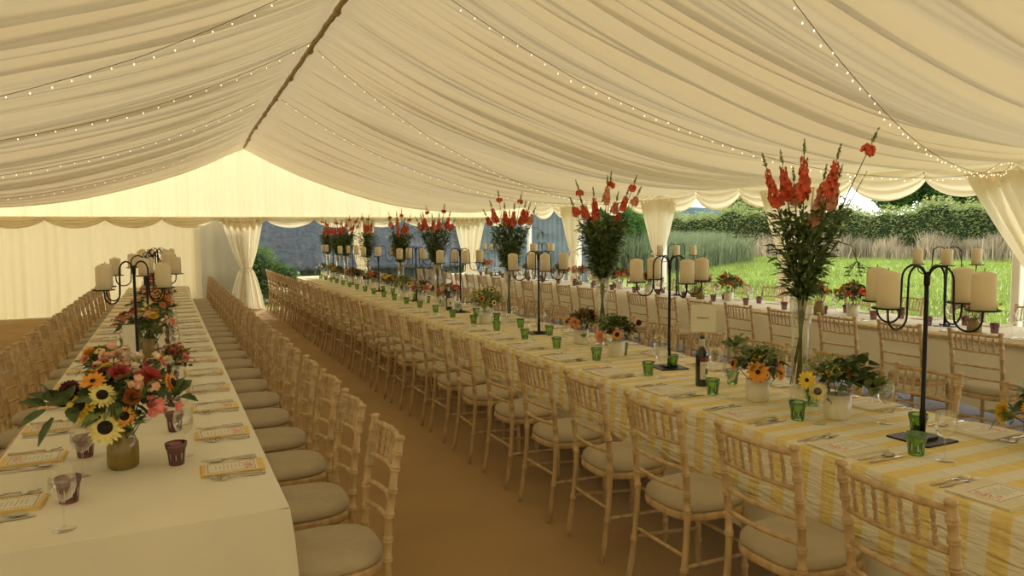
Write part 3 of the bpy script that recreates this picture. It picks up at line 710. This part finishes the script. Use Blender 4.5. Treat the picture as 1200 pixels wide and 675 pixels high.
def mix(seed, cols, kinds, R=.17, zc=.25, n_=16, vessel=jar, leafm=(M_LEAFD, M_LEAF), nl=150, top=.14, size=(.035,.055), ll=.08):
    r_ = random.Random(seed); F = []
    for i in range(n_):
        a = 2*PI*i*.618; e = r_.uniform(.05, 1.0); v = V((math.cos(a)*math.cos(e*1.4), math.sin(a)*math.cos(e*1.4), math.sin(e*1.4)))
        F.append((r_.choice(kinds), tuple(V((0,0,zc))+V((v.x*R, v.y*R, v.z*R*.75))), tuple(v), r_.uniform(*size), r_.choice(cols)))
    return arrangement('flower_arrangement', vessel, F, [(leafm[0],(0,0,zc-.01),R*.98,nl//2,ll,ll*.5,.75),(leafm[1],(0,0,zc),R*.98,nl//2,ll,ll*.45,.75)], seed, top)
KLA = leftA()
KLB = mix(21, ['pink','palepink','cream','orange','yellow','red','palepink'], ['sunflower','spray','rose','dahlia','spray'], R=.18, zc=.22)
KLC = mix(22, ['orange','yellow','palepink','cream','peach','lemon','rust'], ['dahlia','spray','rose','sunflower','daisy'], R=.18, zc=.22)
# middle table: pots with sunflowers and plenty of leaf
def midA():   # single orange sunflower in front, tall leaf sprig on the left
    F = [('daisy',(.0,-.135,.180),(0,-1,.25),.062,'orange'),('sunflower',(-.125,-.02,.20),(-.9,-.4,.2),.04,'orange'),('daisy',(.115,-.05,.165),(.8,-.6,.1),.042,'orange'),('daisy',(.11,.0,.215),(.9,-.3,.3),.036,'orange'),('spray',(-.02,-.05,.235),(0,-.8,.6),.035,'yellow')]
    return arrangement('flower_arrangement', pot, F, [(M_LEAFD,(0,.0,.185),.13,190,.050,.030,.75),(M_LEAFL,(.02,.0,.235),.13,300,.028,.012,.6),(M_LEAF,(-.11,0,.28),.05,26,.07,.035,1.1)], 51)
def midB():   # wide leafy one, orange flowers on the left
    F = [('daisy',(-.135,-.12,.20),(-.3,-1,.2),.05,'yellow'),('sunflower',(-.085,-.145,.155),(-.1,-1,.1),.045,'lemon'),('spray',(.04,-.03,.235),(0,-.8,.6),.04,'rust'),('spray',(-.03,-.05,.23),(0,-.8,.6),.035,'yellow')]
    return arrangement('flower_arrangement', pot, F, [(M_LEAFD,(.03,.0,.19),.145,230,.052,.032,.62),(M_LEAFL,(-.04,.0,.225),.14,300,.028,.012,.6),(M_LEAF,(.15,-.02,.16),.06,30,.08,.045,.8),(M_LEAFD,(.10,-.02,.27),.04,10,.07,.05,.8)], 52)
def midC():   # sunflower, peach dahlia and dark hanging seed head
    F = [('sunflower',(.005,-.135,.18),(.05,-1,.2),.042,'orange'),('dahlia',(-.115,-.075,.155),(-.2,-1,.1),.050,'peach'),('pompon',(.165,-.03,.255),(.6,-.8,0),.028,'burgundy'),('sunflower',(.03,-.02,.26),(0,-.7,.8),.036,'yellow'),('rose',(-.04,-.05,.19),(-.2,-.9,.3),.035,'rust'),('daisy',(.12,-.05,.21),(.7,-.6,.3),.03,'orange')]
    return arrangement('flower_arrangement', pot, F, [(M_LEAFD,(.02,.0,.19),.125,190,.055,.028,.75),(M_LEAF,(-.05,.0,.23),.10,80,.05,.02,.9)], 53)
def midD():   # peach dahlia with burgundy
    F = [('dahlia',(-.05,-.09,.185),(-.1,-1,.2),.056,'peach'),('sunflower',(-.115,-.04,.19),(-.8,-.6,.2),.035,'orange'),('pompon',(.09,-.02,.27),(.2,-.8,.6),.032,'burgundy'),('pompon',(.10,-.05,.235),(.5,-.8,.2),.03,'burgundy'),('rose',(.02,-.05,.25),(0,-.7,.7),.035,'red'),('spray',(-.05,.02,.27),(0,-.5,1),.04,'cream')]
    return arrangement('flower_arrangement', pot, F, [(M_LEAFD,(.02,.0,.18),.12,160,.055,.028,.75),(M_LEAF,(.04,.0,.22),.10,60,.05,.02,.8)], 54)
KM = [midA(), midB(), midC(), midD(),
      mix(31, ['yellow','orange','lemon'], ['sunflower','daisy','spray'], R=.15, zc=.21, n_=8, vessel=pot, leafm=(M_LEAF, M_LEAFL), nl=150, top=.12, size=(.03,.045), ll=.075),
      mix(32, ['peach','coral','orange','cream','burgundy'], ['dahlia','rose','sunflower','pompon'], R=.15, zc=.20, n_=14, vessel=pot, nl=110, top=.12, size=(.033,.05), ll=.06),
      mix(33, ['orange','yellow','burgundy','rust'], ['sunflower','daisy','pompon'], R=.14, zc=.20, n_=12, vessel=pot, nl=130, top=.12, size=(.03,.045), ll=.065)]
KRT = [mix(41, ['pink','palepink','salmon','orange'], ['spray','dahlia','rose'], R=.15, zc=.24, n_=14, top=.14, size=(.03,.05), ll=.06),
       mix(42, ['orange','yellow','coral','red','burgundy'], ['sunflower','dahlia','spray','rose'], R=.17, zc=.22, n_=14, vessel=pot, nl=150, top=.12, size=(.035,.05), ll=.08),
       mix(43, ['coral','orange','yellow'], ['dahlia','rose','daisy'], R=.11, zc=.24, n_=10, top=.14, size=(.035,.05), ll=.06)]
def yaw_to_cam(x, y): return math.atan2(0-y, 0-x) + PI/2
def flowers_at(kind, x, y, label, group, s=1, dz=0):
    kind.place((x, y, TZ-.002), yaw_to_cam(x, y)+dz, label, group, s)
G1 = 'bouquets along the left table'
flowers_at(KLA, -.23, 3.2, 'bouquet of lemon sunflowers, burgundy and pink blooms in amber jar, near end of left table', G1)
for i, (kd, x, y_, s_, dz) in enumerate([(KLB,-.31,4.10,.78,0),(KLC,-.40,4.70,.8,2),(KLB,-.08,4.78,.7,3),(KLC,-.22,6.15,1.0,.5),(KLB,-.33,6.65,.9,1.4),(KLC,-.22,7.7,1.0,4),(KLB,-.28,8.5,1.0,2.2),(KLC,-.27,9.7,1,1),(KLB,-.28,10.4,1,5),(KLC,-.30,11.8,1,3),(KLB,-.31,12.6,1,.7),(KLC,-.33,14.0,1,2)]):
    flowers_at(kd, x, y_, 'mixed bright bouquet on the left table, %s behind the lemon sunflowers' % nth(i), G1, s_, dz)
G2 = 'flower pots along the striped table'
spec = [(0,2.83,2.93,'leafy white pot with one orange daisy facing front, beside the dark wine bottle',1.0),(1,2.90,2.47,'wide leafy white pot with yellow daisies on its left, beside the big vase',1.0),
        (2,2.95,4.50,'white pot with a dark-eyed sunflower, peach dahlia and a burgundy pompon on the right',1.0),(3,3.03,5.16,'white pot with a large peach dahlia on the left and burgundy pompons',1.0)]
for k_, x, y_, lb, s_ in spec: flowers_at(KM[k_], x, y_, lb, G2, s_)
KRE = arrangement('flower_arrangement', pot, [('dahlia',(-.165,-.05,.145),(-.9,-.4,.1),.055,'yellow'),('sunflower',(-.07,-.10,.19),(-.3,-1,.3),.045,'orange'),('rose',(.05,-.06,.21),(.2,-.8,.5),.04,'rust'),('sunflower',(.10,-.06,.17),(.6,-.8,.2),.04,'orange')],
    [(M_LEAFD,(0,0,.185),.12,120,.075,.045,.7),(M_LEAF,(-.12,-.03,.12),.06,18,.08,.03,.5),(M_LEAFL,(0,0,.22),.10,80,.03,.012,.6)], 57)
flowers_at(KRE, 3.25, 1.70, 'leafy pot at the right edge with a yellow bloom drooping left', G2)
far = [(4,2.88,6.86),(4,3.15,7.42),(5,3.08,8.52),(5,2.98,9.30),(4,3.0,10.22),(6,3.05,11.22),(5,3.05,12.32),(6,3.0,13.25),(5,3.1,14.2),(6,3.0,15.0),(4,3.1,16.12),(6,3.05,16.95)]
for i, (k_, x, y_) in enumerate(far):
    flowers_at(KM[k_], x, y_, ('leafy green and yellow pot' if k_ == 4 else 'peach and burgundy flower pot' if k_ == 5 else 'orange sunflower pot') + ' on the striped table, %s beyond the third candelabrum' % nth(i), G2, 1.0, i*1.3)
G3 = 'bouquets along the right table'
for i, (k_, x, y_) in enumerate([(0,6.30,3.95),(1,6.66,5.5),(2,6.40,5.72),(1,6.75,7.55),(0,6.6,7.95),(0,6.75,8.25),(1,6.7,9.3),(1,6.7,10.1),(0,6.6,11.3),(1,6.65,12.1),(2,6.6,13.4),(1,6.6,14.4),(0,6.6,15.6)]):
    lb = {0: 'pink and salmon bouquet in an amber jar', 1: 'bright orange and red flowers in a white pot', 2: 'small orange posy in an amber jar'}[k_]
    flowers_at(KRT[k_], x, y_, lb + ', right table, ' + from_near(i), G3, 1.0, i*.9)

# tall vases of snapdragons
def tall(seed, spikes, lean_sp, colr=('coral','coral','salmon'), full=1.0):
    r_ = random.Random(seed); t = thing('tall_bouquet', 'x', 'flower bouquet')
    MB().lathe([(.052,0),(.055,.006),(.050,.05),(.047,.2),(.050,.4),(.060,.56),(.057,.56),(.047,.40),(.043,.2),(.044,.03),(.001,.028)], 28).obj('glass_vase', M_CLEAR, t)
    st = MB(); lf = MB(); lf2 = MB()
    for i, (ax, ay, h_, c_, ln) in enumerate(spikes):
        a0 = r_.random()*6.28; b_ = V((-ax*.12+.012*math.cos(a0), -ay*.12+.012*math.sin(a0), .10)); m_ = V((ax*.08, ay*.08, .55)); e = V((ax, ay, h_))
        pts = [b_, b_.lerp(m_, .5), m_, m_.lerp(e, .33)+V((ax,ay,0))*-.06, m_.lerp(e, .66)+V((ax,ay,0))*-.05, e]
        st.tube(pts, [.0032,.0035,.0045,.0045,.0035,.0016], 5)
        if ln > 0:
            d0 = (e-pts[4]).normalized(); fm = MB(); bud = MB()
            nfl = int(24*ln/.17)+5
            for k_ in range(nfl):
                q = k_/nfl; p = e - d0*(ln*(1-q)+.03); a = k_*2.4; _, u_, v_ = frame(d0); o = u_*math.cos(a)+v_*math.sin(a)
                petals(fm, p + o*.017*(1-.5*q)*r_.uniform(.7,1.5), o*.9+d0*.3+V((r_.gauss(0,.3),r_.gauss(0,.3),-.2)), .032*(1-.6*q)*r_.uniform(.8,1.15), 5, 2, .026*(1-.5*q), r_, .5, .05)
            fm.obj('flower_spike', C[c_], t)
            for k_ in range(20):
                q = k_/20; p = e + d0*(q*.085-.02); a = k_*2.4; _, u_, v_ = frame(d0); leaf(bud, p, (u_*math.cos(a)+v_*math.sin(a))*.7+d0, .024*(1.2-q), .013, r_)
            bud.obj('buds', M_LEAFL, t)
        # leaves along the stalk
        for k_ in range(int(60*full)):
            q = r_.random(); p = pts[2].lerp(pts[4], q) + V((r_.gauss(0,.012), r_.gauss(0,.012), 0)); d_ = V((r_.gauss(0,1), r_.gauss(0,1), r_.uniform(.1,1.4)))
            leaf(lf if r_.random() < .6 else lf2, p, d_, r_.uniform(.035,.075), r_.uniform(.012,.022), r_)
    st.obj('stems', M_STEM, t)
    for k_ in range(int(700*full)):
        v = V((r_.gauss(0,1), r_.gauss(0,1), r_.gauss(0,1))).normalized(); q = r_.random(); z = .58+.42*q; R_ = .05+.17*q**.7
        p = V((v.x*R_*r_.random()**.4, v.y*R_*r_.random()**.4, z)); leaf(lf if r_.random() < .55 else lf2, p, V((v.x, v.y, r_.uniform(-.2, 1.3))), r_.uniform(.04,.08), r_.uniform(.014,.024), r_)
    lf.obj('foliage', M_LEAFD, t); lf2.obj('foliage', M_LEAF, t)
    for (ax, ay, h_, dr) in lean_sp:      # arching seed heads
        pts = [V((0,0,.55)), V((ax*.35, ay*.35, h_*.86)), V((ax*.65, ay*.65, h_)), V((ax*.9, ay*.9, h_-.02)), V((ax, ay, h_-dr))]
        sm = []
        for i in range(13):
            u = i/12*4; k_ = min(3, int(u)); sm.append(pts[k_].lerp(pts[k_+1], u-k_))
        sh = MB().tube(sm, .0028, 5)
        for k_ in range(16):
            a = k_*.4*6.28; q = pts[4]+V((math.cos(a)*.055, math.sin(a)*.055, -.035-.02*(k_%3))); sh.tube([pts[4], q], .0012, 4); 
            for _ in range(4): dome(sh, q+V((r_.gauss(0,.008), r_.gauss(0,.008), 0)), (0,0,1), .005, .005)
        sh.obj('arching_seed_head', M_STEM, t)
    return Kind(t)
S1 = [(-.19,-.02,1.27,'coral',.19),(-.11,.03,1.29,'coral',.17),(.0,-.03,1.33,'coral',.21),(-.05,.06,1.20,'salmon',.10),(.10,.02,1.20,'salmon',.22),(.16,-.02,1.30,'coral',.17),(.17,.06,1.20,'salmon',.14),(.32,-.02,1.37,'coral',.035),(.24,.02,1.12,'coral',0),(-.14,.10,1.12,'coral',0),(.05,.12,1.15,'coral',0),(.30,.05,1.22,'coral',0)]
S2 = [(-.17,.0,1.18,'coral',.10),(-.07,.04,1.24,'coral',.17),(.04,-.03,1.33,'salmon',.13),(.12,.05,1.20,'salmon',.08),(.20,-.02,1.24,'coral',.10),(-.20,.05,1.30,'coral',.03),(.26,.0,1.33,'coral',.03),(-.12,.06,1.10,'salmon',.09),(.15,.08,1.12,'coral',.10),(.29,.03,1.24,'salmon',.06),(-.24,-.04,1.16,'coral',.06),(.02,.10,1.1,'coral',0),(-.06,-.08,1.05,'coral',0),(.10,-.08,1.06,'coral',0),(.07,.1,1.37,'coral',.03)]
S3 = [(-.18,.0,1.22,'coral',.14),(-.04,.04,1.20,'coral',.14),(.06,-.03,1.19,'coral',.14),(.17,.04,1.21,'coral',.15),(.21,-.04,1.19,'coral',.12),(-.10,-.06,1.32,'coral',.02),(.13,.0,1.30,'coral',.02),(.26,.0,1.15,'salmon',.10),(-.24,.04,1.13,'coral',.08),(.01,.08,1.12,'salmon',.10),(0,.1,1.0,'coral',0),(.3,0,1.14,'coral',0),(-.1,.1,1.2,'coral',0)]
KT = [tall(61, S1, [(.26,-.02,.86,.10),(-.30,.05,1.02,.06)]), tall(62, S2, [(.20,.05,.80,.05)], full=1.5), tall(63, S3, [(.34,.0,1.0,.05)], full=1.1)]
for i, (k_, x, y_, s_) in enumerate([(0,2.98,2.78,1.0),(1,3.14,5.0,1.0),(2,3.12,6.78,1.0),(2,3.08,8.95,.97),(1,3.08,10.65,.93),(2,3.08,12.75,.97),(1,3.08,14.6,.95),(2,3.08,15.4,.95),(1,3.08,16.5,.95)]):
    KT[k_].place((x, y_, TZ-.002), yaw_to_cam(x, y_) + (0 if i < 3 else i), 'tall glass vase of red snapdragons on the striped table, ' + from_near(i), 'tall bouquets on the striped table', s_)

# ------------------------------------------------------------------ place settings
def tumbler(mt, nm):
    t = thing('tumbler', 'x', 'tumbler')
    fl = lambda a, i: (1 + (.035*abs(math.cos(a*4.5))-.02)*(1 if 1 <= i <= 4 else 0))
    prof = [(.027,0),(.029,.003),(.031,.025),(.034,.050),(.037,.066),(.0395,.070),(.0425,.090),(.0405,.090),(.0375,.070),(.035,.062),(.029,.012),(.001,.010)]
    MB().lathe(prof, 36, flute=fl).obj('glass_body', mt, t); return Kind(t)
KTG, KTP = tumbler(M_GREENG, 'green'), tumbler(M_PURP, 'purple')
t = thing('wine_glass', 'x', 'wine glass')
MB().lathe([(.034,0),(.034,.0015),(.012,.005),(.0045,.010)], 26, cap1=True).obj('foot', M_CLEAR, t)
MB().lathe([(.0045,.009),(.0032,.03),(.0034,.08),(.0060,.092)], 10, cap1=True).obj('stem', M_CLEAR, t)
MB().lathe([(.005,.090),(.020,.098),(.033,.115),(.0395,.140),(.0385,.165),(.0325,.196),(.0313,.196),(.0372,.165),(.0382,.140),(.032,.117),(.019,.100),(.001,.094)], 28).obj('bowl', M_CLEAR, t)
KW = Kind(t)
def napkin(mt, lx, ly):
    t = thing('napkin', 'x', 'napkin')
    def P(u, v): return ((u-.5)*lx, (v-.5)*ly, .004+.002*math.sin(u*7+v*5)+.002*math.sin(v*9))
    mb = MB().slab(-lx/2, lx/2, -ly/2, ly/2, 0, .003, .0012); mb.slab(-lx/2+.004, lx/2-.002, -ly/2+.003, ly/2-.005, .003, .0062, .0012)
    mb.slab(-lx/2+.001, lx/2-.006, -ly/2+.006, ly/2-.001, .0062, .0092, .0012)
    mb.obj('folded_cloth', mt, t, False); return Kind(t)
KNY, KNC = napkin(M_NAPY, .235, .155), napkin(M_NAPC, .25, .22)
def menu():
    t = thing('menu_card', 'x', 'menu card'); A, B = .095, .062
    MB().box(-A, A, -B, B, 0, .0009).obj('card', M_PAPER, t, False)
    mb = MB(); n_ = 17
    for i in range(n_):
        x = -A+.010 + (2*A-.020)*i/(n_-1)
        for s in (-1, 1): mb.box(x-.0030, x+.0030, s*(B-.008)-.0014, s*(B-.008)+.0014, .0009, .0013)
    for i in range(11):
        y_ = -B+.012+(2*B-.024)*i/10
        for s in (-1, 1): mb.box(s*(A-.009)-.0014, s*(A-.009)+.0014, y_-.0028, y_+.0028, .0009, .0013)
    mb.obj('dashed_border', M_INK, t, False)
    mb = MB(); r_ = random.Random(4)
    for _ in range(46):
        u = r_.random(); p = V((-.062+.010*r_.gauss(0,1), .040-.080*u + .006*r_.gauss(0,1), .0011)); a = r_.random()*6; s = r_.uniform(.003,.007)
        mb.add([p+V((math.cos(a+q)*s, math.sin(a+q)*s*.7, 0)) for q in (0,1.3,2.5,3.8,5)], [(0,1,2,3,4)])
    mb.obj('floral_print', M_REDINK, t, False)
    mb = MB()
    for i in range(7):
        x = -.030+i*.0145; wv = [.030,.022,.034,.026,.036,.020,.028][i]; mb.box(x-.0012, x+.0012, -wv, wv, .0009, .0012)
    mb.obj('printed_lines', M_GREYINK, t, False); return Kind(t)
KMENU = menu()
def cutlery(kind):
    t = thing(kind, 'x', kind)
    hd_ = MB()
    if kind == 'knife':
        hd_.grid(lambda u, v: (-.10+.095*u, (v-.5)*.012*(1.15-.3*u), .004+.003*math.sin(PI*v)), 8, 4); hd_.obj('handle', M_STEEL, t)
        MB().grid(lambda u, v: (-.005+.115*u, (v-.5)*.017*(1-.75*max(0,u-.6)**1.2*2)+.002, .003+.001*math.sin(PI*v)), 10, 3).obj('blade', M_STEEL, t)
    else:
        hd_.tube([(-.10,0,.003),(-.05,0,.004),(0,0,.009),(.035,0,.007)], [.0055,.0045,.003,.0035], 6); hd_.obj('handle', M_STEEL, t)
        if kind == 'fork':
            mb = MB(); mb.grid(lambda u, v: (.030+.028*u, (v-.5)*.024*min(1,.4+u), .006-.004*math.sin(PI*u)), 5, 4)
            for k_ in range(4): y_ = (k_-1.5)*.0065; mb.tube([(.056,y_,.005),(.075,y_,.006),(.097,y_,.011)], [.0016,.0015,.0008], 4)
            mb.obj('tines', M_STEEL, t)
        else:
            MB().grid(lambda u, v: (.055+.030*math.cos(PI*(1-u)), (v-.5)*.040*math.sin(PI*min(.98,max(.06,u))), .008-.006*math.sin(PI*u)*math.sin(PI*v)), 10, 6).obj('spoon_bowl', M_STEEL, t)
    return Kind(t)
KF, KK, KSP = cutlery('fork'), cutlery('knife'), cutlery('spoon')
def settings(T, side, y0, st, n_, kn, kt, tcol, ncol, where, seed, edge=.165, g_off=None, kny=.16, cut=9.0, skipglass=()):
    """side -1: guests sit at smaller x and face +x"""
    r_ = random.Random(seed); s = -side; rz = 0 if side < 0 else PI
    for i in range(n_):
        y_ = y0+st*i+r_.uniform(-.015,.015); x = T['c'](y_)+side*(T['h']-edge)
        def at(lx, ly): return (x+s*lx, y_+s*ly)
        pos = from_near(i); z = TZ-.0015
        if i < 0: continue
        kn.place((x, y_, z), rz+r_.uniform(-.05,.05), '%s folded napkin, %s, %s' % (ncol, where, pos), 'napkins ' + where)
        KMENU.place((x+s*.004, y_, z+.0094), rz+r_.uniform(-.06,.06), 'menu card, %s, %s' % (where, pos), 'menus ' + where)
        if y_ < cut:
            px, py = at(-.01, kny); KF.place((px, py, z), rz+r_.uniform(-.08,.12), 'outer fork, %s, %s' % (where, pos), 'forks ' + where)
            px, py = at(.0, kny-.030); KF.place((px, py, z), rz+r_.uniform(-.15,.05), 'inner fork, %s, %s' % (where, pos), 'forks ' + where)
            px, py = at(.0, -kny+.012); KSP.place((px, py, z), rz+r_.uniform(-.1,.12), 'spoon, %s, %s' % (where, pos), 'spoons ' + where)
            px, py = at(.0, -kny-.024); KK.place((px, py, z), rz+r_.uniform(-.06,.06), 'knife, %s, %s' % (where, pos), 'knives ' + where)
        go = g_off or ((.17, -.19), (.20, -.29))
        px, py = at(*go[0]); kt.place((px, py, z), r_.random()*6, '%s tumbler, %s, %s' % (tcol, where, pos), 'tumblers ' + where)
        px, py = at(*go[1]); KW.place((px, py, z), 0, 'wine glass, %s, %s' % (where, pos), 'wine glasses ' + where)
settings(TM, -1, 1.49, .62, 25, KNC, KTG, 'green', 'cream', 'aisle side of the striped table', 1, edge=.15)
settings(TM, 1, 1.98, .605, 24, KNC, KTG, 'green', 'cream', 'lawn side of the striped table', 2, edge=.14, g_off=((.27, -.12), (.25, -.30)))
settings(TL, 1, 2.99, .56, 22, KNY, KTP, 'purple', 'yellow', 'aisle side of the left table', 3, edge=.14, g_off=((.20, -.16), (.17, -.27)), kny=.125)
settings(TL, -1, 2.90, .56, 22, KNY, KTP, 'purple', 'yellow', 'far side of the left table', 4, edge=.13, g_off=((.19, -.04), (.21, -.31)), kny=.125)
settings(TR, -1, 2.9, .60, 22, KNC, KTP, 'purple', 'cream', 'tent side of the right table', 5, edge=.15, cut=6, g_off=((.2, -.15), (.22, -.28)))
settings(TR, 1, 3.6, .66, 19, KNC, KTP, 'purple', 'cream', 'lawn side of the right table', 6, edge=.15, cut=0, g_off=((.2, -.15), (.22, -.28)))

# ------------------------------------------------------------------ bottles and cards
def bottle():
    t = thing('wine_bottle', 'x', 'bottle')
    MB().lathe([(.034,0),(.0375,.004),(.0375,.185),(.034,.205),(.020,.225),(.0145,.240),(.0140,.285),(.0155,.288),(.0155,.300),(.013,.302)], 28, cap1=True).obj('glass_body', M_BOTTLE, t)
    MB().lathe([(.0152,.238),(.0155,.284),(.0150,.2845)], 20, cap0=False).obj('neck_foil', M_FOIL, t)
    MB().lathe([(.0085,.300),(.010,.320),(.009,.322)], 12, cap1=True).obj('cork', M_CORK, t)
    def arc(z0, z1, a0, a1, R, mt, nm, par): return MB().grid(lambda u, v: (R*math.cos(a0+(a1-a0)*u), R*math.sin(a0+(a1-a0)*u), z0+(z1-z0)*v), 16, 1).obj(nm, mt, par)
    lb = arc(.045, .150, -2.9, -1.0, .0381, M_LABEL, 'label', t)
    arc(.152, .172, -2.9, -1.0, .0381, M_LRED, 'shoulder_label', t)
    arc(.128, .133, -2.6, -1.6, .0384, M_GREYINK, 'label_print', lb); arc(.075, .108, -2.1, -1.5, .0384, M_LEAFD, 'label_picture', lb); arc(.058, .061, -2.5, -1.3, .0384, M_GREYINK, 'label_print', lb)
    return Kind(t)
KB = bottle()
KB.place((2.815, 3.37, TZ-.002), .35, 'dark red wine bottle with pale label on the striped table, near the leafy daisy pot', 'wine bottles')
KB.place((3.0, 8.30, TZ-.002), .35, 'dark wine bottle on the striped table beside the fourth candelabrum', 'wine bottles')
sg = thing('table_name_card', 'cream scalloped table name card standing behind the dark wine bottle', 'card', (2.93, 3.50, TZ-.002), yaw_to_cam(2.93,3.5)+.05)
MB().slab(-.03,.03,-.02,.02,0,.012,.002).obj('card_stand', M_WOOD, sg, False); MB().tube([(0,0,.01),(0,0,.31)], .0022, 5).obj('stick', M_WOOD, sg)
W_, H_ = .076, .086; out = []
for k_ in range(64):
    a = 2*PI*k_/64; c_, s_ = math.cos(a), math.sin(a); q = 1/max(abs(c_), abs(s_)); q *= 1+.03*math.cos(a*28)-.04*(q-1)
    out.append((c_*q*W_, s_*q*H_))
mb = MB(); mb.add([(x, -.004, .385+z) for x, z in out]+[(x, -.001, .385+z) for x, z in out], [tuple(range(64)), tuple(range(127,63,-1))]+[(i, (i+1)%64, 64+(i+1)%64, 64+i) for i in range(64)]); mb.obj('card', M_PAPER, sg, False)
pts = [(-.036+.072*i/60, -.0052, .388+.006*math.sin(i*1.15)+(.008 if i in (8,9,10,37,38) else 0)) for i in range(61)]; MB().tube(pts, .0008, 4).obj('handwriting', M_GREYINK, sg)
wc = thing('name_card', 'tall white card standing among flowers behind the first candelabrum, left table', 'card', (-.335, 5.75, TZ-.002), yaw_to_cam(-.335,5.75)+.06)
MB().box(-.045,.045,-.002,.002,0,.30).obj('card', M_PAPER, wc, False); MB().box(-.03,.03,-.02,.03,0,.006).obj('card_foot', M_PAPER, wc, False)

# ------------------------------------------------------------------ fairy lights under the lining
bulb_me = MB().lathe([(.0010,-.016),(.0045,-.012),(.0062,-.005),(.0040,0),(.001,.004)], 8, cap1=True).mesh('bulb', M_BULB)
def string_light(label, xa, ya, xb, yb, n_, sag=.03):
    t = thing('string_light', label, 'string lights')
    pts = []; r_ = random.Random(int(xa*10+ya*7)); N = 80
    P = lambda q: V((xa+(xb-xa)*q, ya+(yb-ya)*q, lin_z(xa+(xb-xa)*q) - .15*min(1, .45+abs(xa+(xb-xa)*q-RX)/3)*(1 if q < .93 else max(.35, (1-q)/.07)) - sag*math.sin(PI*q)))
    pts = [P(i/N) for i in range(N+1)]
    MB().tube(pts, .0024, 5).obj('cable', M_WIRE, t)
    for k_ in range(n_):
        q = (k_+.5)/n_; p = P(q); dx = r_.uniform(-.03,.03)
        o = bpy.data.objects.new('bulb', bulb_me); col.objects.link(o); o.parent = t; o.location = p + V((dx*.5, dx, -.012-r_.random()*.02)); o.scale = (.7,)*3
string_light('fairy light string from the ridge to the right curtain, nearest the camera', 1.5, 2.4, 8.70, 5.05, 60)
string_light('fairy light string running straight across to the wide right curtain', 1.5, 5.3, 8.70, 5.09, 60)
string_light('fairy light string ending at the curtain left of the hedge', 1.5, 8.3, 8.70, 11.72, 55)
string_light('fairy light string further down, ending above the middle side curtain', 1.5, 11.4, 8.70, 11.78, 50)
string_light('nearest fairy light string on the left ceiling slope', 1.4, 5.2, -5.80, 7.6, 55)
string_light('second fairy light string on the left ceiling slope', 1.4, 7.9, -5.80, 7.75, 50)
string_light('third fairy light string on the left ceiling slope', 1.1, 10.6, -5.80, 10.3, 45)
string_light('farthest fairy light string on the left ceiling slope', .2, 14.2, -5.80, 13.6, 40)
